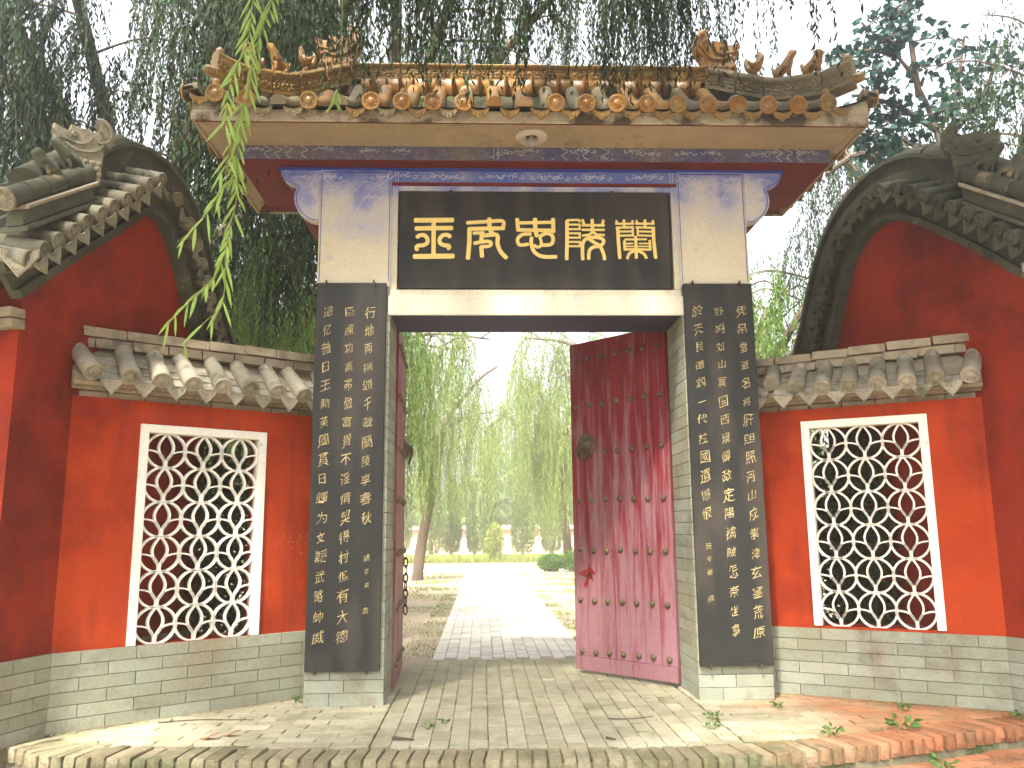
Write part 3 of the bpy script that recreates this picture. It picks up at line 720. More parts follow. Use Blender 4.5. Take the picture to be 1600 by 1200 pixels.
# dragon head ornaments, outline faces -x; local origin at the base corner nearest the ridge
DR = [(0, 0), (0, .19), (.01, .305), (.065, .37), (.088, .45), (.067, .54), (.025, .60), (-.025, .625), (-.067, .61), (-.035, .57), (-.042, .51), (-.084, .468), (-.117, .495), (-.193, .486), (-.268, .504), (-.285, .44), (-.343, .45), (-.402, .477), (-.41, .43), (-.37, .385), (-.40, .37), (-.375, .30), (-.33, .28), (-.31, .305), (-.325, .225), (-.368, .17), (-.268, .117), (-.218, 0)]
def dragon(parent, org, ex, mt, name='dragon_ornament', S=1.0, dep=.17, mirror=1):
    ex = Vector(ex); ey = ex.cross(Vector((0, 0, 1))).normalized() * -1; org = Vector(org)
    T = lambda q: org + ex * (q[0] * S) + ey * (q[1] * S) + Vector((0, 0, q[2] * S))
    b = MB(); n = len(DR); cx = -.17; cz = .27
    def rg(k, y): return [T((cx + (p - cx) * k, y, cz + (q - cz) * k)) for p, q in DR]
    b.loft([rg(.93, -dep / 2), rg(1, -dep / 2 + .03), rg(1, dep / 2 - .03), rg(.93, dep / 2)])
    o = b.build(name, mt, parent, False)
    d = MB()
    for sy in (-1, 1):
        y = sy * dep / 2
        for (px, pz, r) in ((-.235, .40, .035), (-.235, .405, .022)): d.tube([T((px, y, pz)), T((px, y + sy * .03, pz))], [r * S, r * .6 * S], 8)
        def rb(pts, w): 
            pp = catmull([(p, q, 0) for p, q in pts], 4); d.ribbon([(v.x, v.y) for v in pp], w, min(y, y + sy * .02), max(y, y + sy * .02), T)
        rb([(-.35, .36), (-.29, .345), (-.20, .33), (-.13, .36), (-.10, .42)], .022)
        rb([(-.30, .31), (-.22, .27), (-.13, .27), (-.05, .30), (-.01, .36)], .020)
        rb([(-.02, .57), (.035, .52), (.045, .44), (.0, .38), (-.06, .37)], .018)
        rb([(-.04, .48), (-.005, .46), (-.01, .42)], .014)
        for i in range(5):
            for j in range(4):
                px = -.27 + i * .055 + (.027 if j % 2 else 0); pz = .03 + j * .05
                d.tube([T((px, y - sy * .005, pz)), T((px, y + sy * .014, pz))], [.028 * S, .012 * S], 6)
        rb([(-.33, .20), (-.27, .16), (-.25, .09), (-.22, .03)], .016)
    tag(d.build('carved_relief', mt, o, False), kind='stuff')
    return o
dragon(rf, (-1.325, YR, 6.10), (1, 0, 0), M['amber'])
dragon(rf, (2.335, YR, 6.10), (-1, 0, 0), M['amber'])
for x0_, sg in ((-1.325, -1), (2.335, 1)):
    b = MB(); b.box(min(x0_, x0_ + sg * .26), max(x0_, x0_ + sg * .26), YR - .11, YR + .11, 5.90, 6.098); b.build('ornament_base', M['dusty'], rf, bevel=.01)
# hip ridges: sweep down, then turn up at the tip
HB = dict(horse=beast_mesh('horse', M['amber']), lion=beast_mesh('lion', M['amber']), bird=beast_mesh('bird', M['amber']))
def hipz(t): return (6.02 - .36 * (t / .45) if t < .45 else 5.66 - .13 * math.sin((t - .45) / .55 * math.pi * .5) + .05 * max(0, t - .8) / .2)
for sgx, xa, xb in ((-1, -1.40, -2.44), (1, 2.42, 3.50)):
    for sgy in (-1, 1):
        ya, yb = YR + sgy * .05, YR + sgy * .98
        nseg = 5
        for i in range(nseg):
            ts = [i / nseg + (.006 if i else 0) + (1 / nseg - .012) * k / 3 for k in range(4)]
            path = [(xa + (xb - xa) * t, ya + (yb - ya) * t) for t in ts]
            ridge_block(path, [hipz(t) for t in ts], [hipz(t) + .27 for t in ts], name='hip_ridge_block', wth=.085, parent=rf, mt=M['yellow'] if sgx < 0 else M['dusty'])
        if sgy < 0:
            dirv = Vector((xb - xa, yb - ya, 0)).normalized()
            b = MB(); t = 1.0; q = Vector((xb, yb, hipz(1) + .06)); b.tube([q - dirv * .05, q + dirv * .05, q + dirv * .08 + Vector((0, 0, .01))], [.05, .048, .03], 10); b.build('hip_end_tile', M['yellow'], rf, True)
            for kind, t in (('bird', .34), ('horse', .54), ('lion', .74)):
                if sgx > 0: sg_ = 1
                z = hipz(t) + .26; p = Vector((xa + (xb - xa) * t, ya + (yb - ya) * t, z)); s_ = .275
                inst('roof_' + kind, HB[kind], frameM(p, dirv, Vector((0, 0, 1)).cross(dirv), (0, 0, 1), s_), rf)
                b = MB(); b.tube([p - dirv * .07 + Vector((0, 0, -.002)), p + dirv * .07 + Vector((0, 0, -.002))], [.035, .035], 8); 
            tq = .96; q = Vector((xa + (xb - xa) * tq, ya + (yb - ya) * tq, hipz(tq) + .26))
            b = MB(); b.loft([ringpts(q.x, q.y, q.z + z, r, 10) for z, r in ((-.02, .03), (.02, .04), (.05, .036), (.075, .01))]); b.build('nail_cap', M['amber'], rf, True)

# ---- name board
nbd = thing('name_board', 'black horizontal board with five gold seal script characters over the gateway', 'sign', (.52, .0, 3.775))
b = MB(); b.box(-.790, 1.825, -.018, .018, 3.778, 4.757); b.build('board', M['board'], nbd, bevel=.004)
for x, z in ((-.30, 4.757), (-.785, 3.80), (1.80, 3.80), (1.28, 4.757)):
    b = MB(); b.tube([(x, -.035, z), (x + .012, -.02, z), (x, .0, z)], .008, 6); b.box(x - .012, x + .012, -.024, -.0185, z - .03, z + .012); b.build('nail', M['iron'], nbd)
def c1(x, y): return (-.793 + (630 + x / 7.62 - 625) * .00627, 4.755 - (320 + y / 7.62 - 300) * .00643)
def c2(x, y): return (-.793 + (830 + x / 7.62 - 625) * .00627, 4.755 - (320 + y / 7.62 - 300) * .00643)
K1 = .00627 / 7.62
WANG = [([(145, 200), (590, 195)], 56), ([(155, 298), (580, 290)], 52), ([(140, 632), (596, 625)], 58), ([(365, 215), (365, 610)], 50),
        ([(170, 402), (205, 380), (255, 378), (292, 420), (290, 470), (245, 497), (185, 503), (165, 530), (178, 552)], 46),
        ([(558, 398), (530, 374), (475, 378), (437, 420), (440, 470), (485, 496), (535, 500), (548, 520), (530, 535)], 46)]
WU = [([(755, 228), (985, 212)], 42), ([(985, 212), (1175, 205), (1173, 288)], 42), ([(775, 300), (1190, 290)], 46), ([(1018, 175), (1020, 290), (1048, 345)], 50),
      ([(783, 300), (780, 480), (765, 655)], 50), ([(830, 352), (950, 345)], 38), ([(930, 350), (920, 455)], 48), ([(960, 380), (1105, 372), (1112, 480), (1150, 575), (1215, 645)], 48),
      ([(838, 472), (960, 450), (1025, 455), (1035, 485), (1000, 508), (920, 512)], 40), ([(922, 512), (930, 632)], 48)]
ZH = [([(1345, 178), (1355, 318)], 46), ([(1350, 226), (1770, 216)], 38), ([(1345, 310), (1775, 314)], 42), ([(1768, 175), (1770, 335)], 46), ([(1556, 175), (1558, 300), (1575, 385)], 50),
      ([(1502, 358), (1405, 366), (1348, 420), (1368, 488), (1470, 482)], 40), ([(1512, 400), (1508, 480), (1545, 575), (1640, 628), (1800, 630)], 44),
      ([(1606, 400), (1625, 450), (1612, 505), (1572, 515), (1545, 490)], 34), ([(1615, 385), (1680, 350), (1745, 368), (1765, 420), (1740, 480), (1640, 492)], 42)]
LING = [([(408, 200), (405, 420), (395, 660)], 42), ([(412, 190), (552, 186)], 26)] + [([(425, y), (565, y)], 24) for y in (243, 298, 348, 400, 452, 503)] + \
       [([(556, a), (556, c)], 26) for a, c in ((186, 210), (243, 298), (348, 400), (452, 503))] + \
       [([(592, 185), (612, 245)], 32), ([(842, 188), (825, 245)], 32), ([(708, 182), (708, 345)], 40), ([(588, 250), (848, 250)], 30), ([(585, 305), (848, 305)], 28),
        ([(590, 374), (672, 362), (708, 325), (752, 360), (846, 368)], 28), ([(585, 662), (588, 480), (636, 412), (720, 395), (800, 405), (838, 440), (800, 495), (710, 515), (665, 560), (655, 655)], 40),
        ([(650, 400), (720, 455), (790, 500), (830, 590), (842, 660)], 40)]
LAN = [([(985, 230), (1198, 230)], 26), ([(1222, 228), (1442, 228)], 26), ([(995, 192), (1003, 232)], 26), ([(1085, 185), (1085, 275)], 32), ([(1188, 192), (1180, 232)], 26), ([(1235, 190), (1240, 230)], 26),
       ([(1335, 185), (1335, 275)], 32), ([(1432, 190), (1424, 232)], 26), ([(990, 278), (1195, 272)], 26), ([(1225, 272), (1446, 278)], 26), ([(1008, 285), (1012, 450), (1022, 645)], 40),
       ([(1430, 282), (1432, 450), (1446, 640)], 40), ([(1025, 325), (1188, 322)], 22), ([(1030, 374), (1182, 370)], 22), ([(1186, 275), (1186, 378)], 24), ([(1245, 322), (1410, 325)], 22), ([(1250, 370), (1405, 374)], 22), ([(1244, 275), (1244, 372)], 24),
       ([(1217, 385), (1217, 640)], 36), ([(1090, 420), (1345, 416)], 22), ([(1082, 438), (1084, 545)], 30), ([(1384, 430), (1384, 545)], 30), ([(1080, 538), (1390, 540)], 26), ([(1085, 470), (1180, 468)], 18), ([(1255, 468), (1380, 468)], 18), ([(1100, 503), (1365, 503)], 16),
       ([(1195, 556), (1135, 590), (1110, 650)], 32), ([(1240, 556), (1305, 590), (1336, 642)], 32)]
zid = 0
for strokes, cf in ((WANG, c1), (WU, c1), (ZH, c1), (LING, c2), (LAN, c2)):
    b = MB()
    for pts, wd in strokes:
        P_ = [cf(*p) for p in pts]
        if len(P_) > 2: P_ = [(v.x, v.y) for v in catmull([(p, q, 0) for p, q in P_], 5)]
        t0 = (Vector(P_[1]) - Vector(P_[0])).normalized(); 
        n = len(P_); ww = [wd * K1 * 1.02] * n
        # rounded stroke ends
        t1 = (Vector(P_[-1]) - Vector(P_[-2])).normalized(); h = wd * K1 / 2
        P_ = [tuple(Vector(P_[0]) - t0 * h * .5), tuple(Vector(P_[0]) - t0 * h * .2)] + list(P_) + [tuple(Vector(P_[-1]) + t1 * h * .2), tuple(Vector(P_[-1]) + t1 * h * .5)]
        ww = [wd * K1 * .45, wd * K1 * .85] + ww + [wd * K1 * .85, wd * K1 * .45]
        zid = (zid + 1) % 9
        b.ribbon(P_, ww, -.0225 - zid * .00015, -.0183, ID)
    b.build('character', M['gold'], nbd)
# ---- vertical inscribed boards
def glyph(ch, size, seed):
    cu = bpy.data.curves.new('g', 'FONT'); cu.body = ch; cu.size = 1; cu.align_x = 'CENTER'; cu.align_y = 'CENTER'; cu.resolution_u = 2; cu.offset = -.009
    o = bpy.data.objects.new('g', cu); col.objects.link(o); dg = bpy.context.evaluated_depsgraph_get(); dg.update()
    me = bpy.data.meshes.new_from_object(o.evaluated_get(dg)); bpy.data.objects.remove(o); bpy.data.curves.remove(cu)
    if not me.vertices: return me
    for v in me.vertices: v.co.x = min(max(v.co.x, -.52), .52); v.co.y = min(max(v.co.y, -.60), .60)
    xs = [v.co.x for v in me.vertices]; ys = [v.co.y for v in me.vertices]; cx = (min(xs) + max(xs)) / 2; cy = (min(ys) + max(ys)) / 2
    sh = random.uniform(.16, .36); sx = random.uniform(.70, .98); sy = random.uniform(.86, 1.08); rot = jit(.06)
    for v in me.vertices:   # brush hand: slanted, uneven, strokes swaying
        x, y = (v.co.x - cx), (v.co.y - cy)
        n = mnoise.noise_vector(Vector((x * 3.2 + seed, y * 3.2, seed))); x += n.x * .11; y += n.y * .12
        n = mnoise.noise_vector(Vector((x * 11 + seed, y * 11, 3))); x += n.x * .016; y += n.y * .016
        y += sh * x; x *= sx; y *= sy; x, y = x * math.cos(rot) - y * math.sin(rot), x * math.sin(rot) + y * math.cos(rot)
        v.co = (x * size, 0, y * size)
    me.name = 'character'; me.materials.clear(); me.materials.append(M['faintgold']); return me
def inscription(x0, x1, label, cols_, name='inscribed_board'):
    t = thing(name, label, 'sign', ((x0 + x1) / 2, 0, .30), group='inscribed boards on the gate pillars')
    b = MB(); b.box(x0, x1, -.042, -.004, .298, 3.825); b.build('board', M['board'], t, bevel=.005)
    b = MB(); b.box(x0 + .004, x1 - .004, -.050, -.043, .300, .335); b.build('bottom_rim', M['board'], t)
    for x in (x0 + .09, x1 - .12):
        for z, s_ in ((3.83, 1), (.293, -1)):
            c = MB(); c.box(x - .010, x + .010, -.050, -.0, z - .006, z + .006); c.tube([(x, -.05, z + .02 * s_), (x + .01, -.055, z - .03 * s_)], .008, 6); c.build('iron_clip', M['iron'], t)
    sd_ = 1.0
    for fr_, txt, z0, dz, size in cols_:
        for i, ch in enumerate(txt):
            if ch == ' ': continue
            sd_ += 7.31; me = glyph(ch, size * random.uniform(.80, 1.0), sd_)
            inst('character', me, Matrix.Translation(Vector((x0 + (x1 - x0) * fr_ + jit(.007), -.0432 - (sd_ % 5) * .0001, z0 - i * dz + jit(.006)))), t)
inscription(-1.558, -.902, 'tall black board with faded gold calligraphy on the left pillar', [
    (.17, '追忆昔日王勳英風貫日輝为文韜武略帥威', 3.54, .1735, .132), (.49, '臣廉功高弗傲富貴不淫倩契得村但有大德', 3.54, .1735, .132),
    (.77, '行地两稱颂千載蘭陵享春秋', 3.53, .1735, .130), (.80, '胡学義 書', 1.27, .115, .070)])
inscription(1.931, 2.597, 'tall black board with faded gold calligraphy on the right pillar', [
    (.83, '凭吊當逝名将肝胆照河山戍紫津玄塞荒原', 3.55, .1745, .130), (.50, '野哨郊山冥国西境御敌定陽擒贼怎奈世事', 3.55, .1735, .128),
    (.19, '於天良遭鸩一代柱國遺憾恨', 3.55, .1735, .130), (.19, '阮令德 撰', 1.345, .115, .070)])

# ---- door leaves (open inwards)
def leaf(hx, hy, fx, fy, label, inner):
    H = Vector((hx, hy, 0)); d = Vector((fx - hx, fy - hy, 0)); W = d.length; d.normalize()
    n = Vector((-d.y, d.x, 0)) * inner   # face towards the viewer
    Z0, Z1 = .035, 3.585
    T = lambda q: H + d * q[0] + n * q[1] + Vector((0, 0, q[2]))
    b = MB(); b.box(0, W, -.05, -.012, Z0 + .01, Z1 - .01, T); lf = b.build('door_leaf', M['door'], gate); lf['label'] = label
    for k in range(7):
        a = W * k / 7; c = W * (k + 1) / 7; b = MB(); b.box(a + .002, c - .002, -.012 + .0005, .010 + jit(.0015), Z0 + .15, Z1, T); me = b.build('plank', M['door'], lf, bevel=.002)
    b = MB(); b.box(0, W, -.0115, .012, Z0, Z0 + .146, T); b.build('bottom_rail', M['door'], lf, bevel=.003)
    st = MB(); rr = [(0, .034), (.010, .033), (.022, .024), (.030, .010)]
    st.loft([[(math.cos(2 * math.pi * i / 9) * r, -h, math.sin(2 * math.pi * i / 9) * r) for i in range(9)] for h, r in rr]); sm = st.mesh('stud', M['bronze'], True)
    for r in range(7):
        for k in range(7):
            p = T((W * (k + .5) / 7 + jit(.006), .009, .24 + r * .525 + jit(.012))); inst('stud', sm, frameM(p, d, -n, (0, 0, 1)), lf)
    # knocker near the free edge
    kc = T((W - .22, .012, 2.42)); b = MB()
    b.loft([[kc + d * math.cos(2 * math.pi * i / 16) * r + n * h + Vector((0, 0, math.sin(2 * math.pi * i / 16) * r * 1.1)) for i in range(16)] for h, r in ((0, .125), (.012, .12), (.018, .085), (.05, .075), (.065, .045), (.09, .035), (.095, .01))])
    kn = b.build('knocker', M['bronze'], lf, True)
    b = MB(); pts = [kc + d * math.sin(a) * .07 + n * (.075 + .02 * math.cos(a)) + Vector((0, 0, -.08 - .085 * (1 - math.cos(a)) + .08)) for a in [i * 2 * math.pi / 20 for i in range(21)]]
    b.tube(pts, .011, 6); b.build('ring', M['iron'], kn, True)
    return lf, T, W
lR, TR, WR = leaf(1.895, .66, 1.01, 1.62, 'right door leaf standing half open, red paint bleached pink low down', 1)
lL, TL, WL = leaf(-.855, .66, -.90, 1.98, 'left door leaf swung fully open against the passage', -1)
# stain patch and chain
b = MB(); c = TR((WR - .20, .0125, 1.0)); 
pts = [(math.cos(a) * (.075 + .045 * math.sin(a * 5 + 1) + .02 * math.sin(a * 11)), math.sin(a) * (.085 + .05 * math.sin(a * 4))) for a in [i * 2 * math.pi / 40 for i in range(40)]]
b.prism([(WR - .20 + p, 1.02 + q) for p, q in pts], .0118, .0135, TR)
sr = mat('fresh_red_paint_patch', (.30, .02, .02), (.16, .015, .015), 12, .5); b.build('paint_patch', sr, lR)
b = MB(); b.tube([TR((WR - .20, .013, 1.04)), TR((WR - .20, .05, 1.03)), TR((WR - .20, .055, 1.0))], .012, 6); b.build('hasp', M['iron'], lR)
lk = MB(); lk.tube([(math.cos(a) * .024, 0, math.sin(a) * .055) for a in [i * 2 * math.pi / 14 for i in range(15)]], .008, 6); lkm = lk.mesh('chain_link', M['iron'], True)
ch = thing('door_chain', 'rusty iron chain hanging from the edge of the left door leaf', 'chain', tuple(TL((WL - .02, .03, 1.2))))
for k in range(7):
    p = TL((WL - .03 + jit(.004), .036, 1.16 - k * .086)); inst('chain_link', lkm, Matrix.Translation(p) @ Matrix.Rotation((k % 2) * R(85) + R(35), 4, 'Z') @ Matrix.Rotation(jit(.08), 4, 'Y'), ch)
b = MB(); b.tube([TL((WL - .03, .0, 1.20)), TL((WL - .03, .05, 1.20))], .012, 6); b.build('staple', M['iron'], ch)

# ================================================================== WING WALLS
LEAF3 = []
def arc_leaf(p0, p1, bulge):
    a = Vector(p0); c = Vector(p1); d = c - a; n = Vector((-d.y, d.x)); out = []
    for sg in (-1, 1):
        out.append([(a + d * t + n * sg * bulge * math.sin(math.pi * t)) for t in [i / 9 for i in range(10)]])
    return out
def lattice_mesh(mt):
    b = MB(); T = lambda q: q
    b.ribbon([(math.cos(a), math.sin(a)) for a in [i * 2 * math.pi / 28 for i in range(28)]], .115, -.16, .16, T, closed=True)
    for arc in arc_leaf((0, -.62), (0, .98), .235): b.ribbon([tuple(v) for v in arc], .10, -.15, .15, T)
    for sx in (-1, 1):
        up = arc_leaf((0, -.84), (sx * .98, .02), .235)[0 if sx < 0 else 1]; b.ribbon([tuple(v) for v in up], .085, -.15, .15, T)
    b.ribbon([(0, -1.0), (0, -.55)], .16, -.155, .155, T)
    return b.mesh('lattice_tile', mt)
LAT = lattice_mesh(M['white'])
TUBE = MB(); nn = 12
TUBE.loft([[(math.cos(2 * math.pi * i / nn) * r, y, math.sin(2 * math.pi * i / nn) * r) for i in range(nn)] for y, r in ((0, .078), (.14, .079), (.145, .073), (.29, .075), (.295, .069), (.43, .071))])
TUBE_T = TUBE.mesh('round_tile', M['tile'], True)
PANB = MB()
PANB.loft([[(x, y, .9 * x * x + dz) for x in (-.09, -.05, 0, .05, .09)] + [(x, y, .9 * x * x + dz - .014) for x in (.09, .05, 0, -.05, -.09)] for y, dz in ((0, 0), (.12, .004))])
PAN_T = PANB.mesh('pan_tile', M['tile'], True)
def wing(A, B, o_sign, win, zwin, ztop, label, ridge_drop, dark=False, broken=()):
    A = Vector((*A, 0)); B = Vector((*B, 0)); d = (B - A); Lw = d.length; d.normalize(); o = Vector((d.y, -d.x, 0)) * o_sign
    T = lambda q: A + d * q[0] + o * q[1] + Vector((0, 0, q[2]))
    wl = thing('wing_wall', label, 'wall', tuple(A + d * Lw / 2), group='splayed wing walls beside the gate')
    a, c = win; z0, z1 = zwin; th = -.34
    b = MB()
    b.box(0, a, th, 0, .58, 2.62, T); b.box(c, Lw, th, 0, .58, 2.62, T); b.box(a, c, th, 0, z1, 2.62, T); b.box(a, c, th, 0, .50, z0 - .002, T)
    body = b.build('wall_face', M['red'], wl)
    b = MB(); b.box(0, Lw, th, .008, -.1, .596, T); b.build('brick_base_core', M['mortar'], wl)
    nC = 6; h = .60 / nC
    for i in range(nC):
        s = 0.0 if i % 2 == 0 else -.21
        while s < Lw:
            s1 = s + .42; x0 = max(s, 0) + .003; x1 = min(s1, Lw) - .003
            if x1 - x0 > .03:
                put_brick('brick', BRP, T(((x0 + x1) / 2, .012 + jit(.0015), (i + .5) * h)), d, o, (0, 0, 1), x1 - x0, .03, h - .006, wl)
            s = s1
    # window
    fr = MB(); e = .072; pr0, pr1 = -.10, .022
    fr.box(a, a + e, pr0, pr1, z0, z1, T); fr.box(c - e, c, pr0, pr1, z0, z1, T); fr.box(a + e, c - e, pr0, pr1, z1 - e, z1, T)
    wn = fr.build('window', M['white'], wl, bevel=.004)
    wi = c - a - 2 * e; hi = z1 - e - z0; rx = wi / 6; rz = hi / 12
    for i in range(3):
        for j in range(6):
            p = T((a + e + rx * (2 * i + 1), -.045, z0 + rz * (2 * j + 1))); m_ = Matrix((d * rx * 1.03, o * .13, Vector((0, 0, rz * 1.04)))).transposed().to_4x4(); m_.translation = p
            inst('lattice_tile', LAT, m_, wn)
    # cornice: two brick mouldings, then the tiles, then the capping
    for row, (z, pr) in enumerate(((2.62, .045), (2.675, .10))):
        s = -.02 if row else -.01
        while s < Lw - .02:
            s1 = min(s + .29, Lw); put_brick('cornice_brick', CP, T(((s + s1) / 2, (pr + th / 2) / 2 - .08 + jit(.003), z + .026)), d, o, (0, 0, 1), s1 - s - .005, pr + .17, .05, wl); s = s1
    b = MB(); prf = [(-.34, 2.70), (.10, 2.70), (.12, 2.73), (-.12, 3.02), (-.17, 3.06), (-.22, 3.02), (-.42, 2.74)]
    b.prism([(p, q) for p, q in prf], -.02, Lw, lambda q: T((q[1], q[0], q[2]))); b.build('roof_bed', M['coping'], wl)
    n = 9; sp = Lw / n
    sl = Vector((0, 0, 0)); up = Vector((0, 0, 1)); 
    for k in range(n):
        s = sp * (k + .42) - (.03 if k == 0 else 0); tilt = jit(.05)
        ax = (-o * math.cos(R(38)) + up * math.sin(R(38)) + d * (jit(.07) - (.22 if k == 0 else 0))).normalized(); sd_ = ax.cross(up).normalized(); u2 = sd_.cross(ax)
        p = T((s + jit(.008), .215 + jit(.012), 2.79 + jit(.008)))
        if k in broken: p = p + ax * .13
        inst('round_tile', TUBE_T, frameM(p, sd_, ax, u2), wl)
        if k not in broken: inst('tile_disc', DISC_T, frameM(p - ax * .008, sd_, ax, u2, .080) @ Matrix.Rotation(random.random() * 6, 4, 'Y'), wl)
        s2 = sp * (k + .92); 
        if s2 < Lw - .04:
            for q_ in range(3):
                p = T((s2 + jit(.006), .185 - .095 * q_ * .79, 2.745 + .075 * q_)); inst('pan_tile', PAN_T, frameM(p, sd_, ax, u2), wl)
            p = T((s2, .20, 2.745 + jit(.006))); inst('drip_tile', DRIP_T, frameM(p, d * (1 if o_sign > 0 else -1), -o, up, .088), wl)
    for row in range(2):
        s = 0 if row else -.14
        z = 3.045 + row * .085
        while s < Lw:
            s1 = s + (.30 if row == 0 else random.uniform(.30, .40)); x0 = max(s, .0); x1 = min(s1, Lw)
            if x1 - x0 > .04: put_brick('ridge_brick', CP, T(((x0 + x1) / 2, -.17, z + .045 - ridge_drop * (x0 / Lw) + jit(.004))), d, o, (0, 0, 1), x1 - x0 - .006, .20 if row == 0 else .26, .080, wl)
            s = s1
    return T, Lw, wl
TLW, LL, wlL = wing((-3.33, -.88), (-1.50, .584), 1, (.545, 1.675), (.60, 2.425), 2.6, 'red wing wall with white lattice window and grey tile coping, left of the gate', -.04)
TRW, LR_, wlR = wing((4.37, -.63), (2.53, .441), -1, (.44, 1.525), (.62, 2.505), 2.6, 'red wing wall with white lattice window and broken tile coping, right of the gate', .06, broken=(7, 8))
# scratched graffiti marks on the left wing wall near the gate
b = MB()
for (p, q, l_, an) in [(1.83, 1.42, .05, .2), (1.88, 1.45, .05, 1.5), (1.93, 1.42, .07, 0), (1.955, 1.44, .05, 1.45), (1.95, 1.36, .05, .1), (2.02, 1.40, .09, 1.2), (2.06, 1.42, .06, 1.6), (2.09, 1.40, .05, .1), (2.11, 1.43, .06, 1.5), (2.06, 1.30, .03, .8), (2.07, 1.30, .03, 2.2), (1.80, 1.38, .03, 1.1)]:
    b.ribbon([(p, q), (p + l_ * math.cos(an) * .5, q + l_ * math.sin(an) * .5 + jit(.004)), (p + l_ * math.cos(an), q + l_ * math.sin(an))], .003, .0008, .0018, TLW)
tag(b.build('scratch_marks', M['scratch'], wlL), kind='stuff')

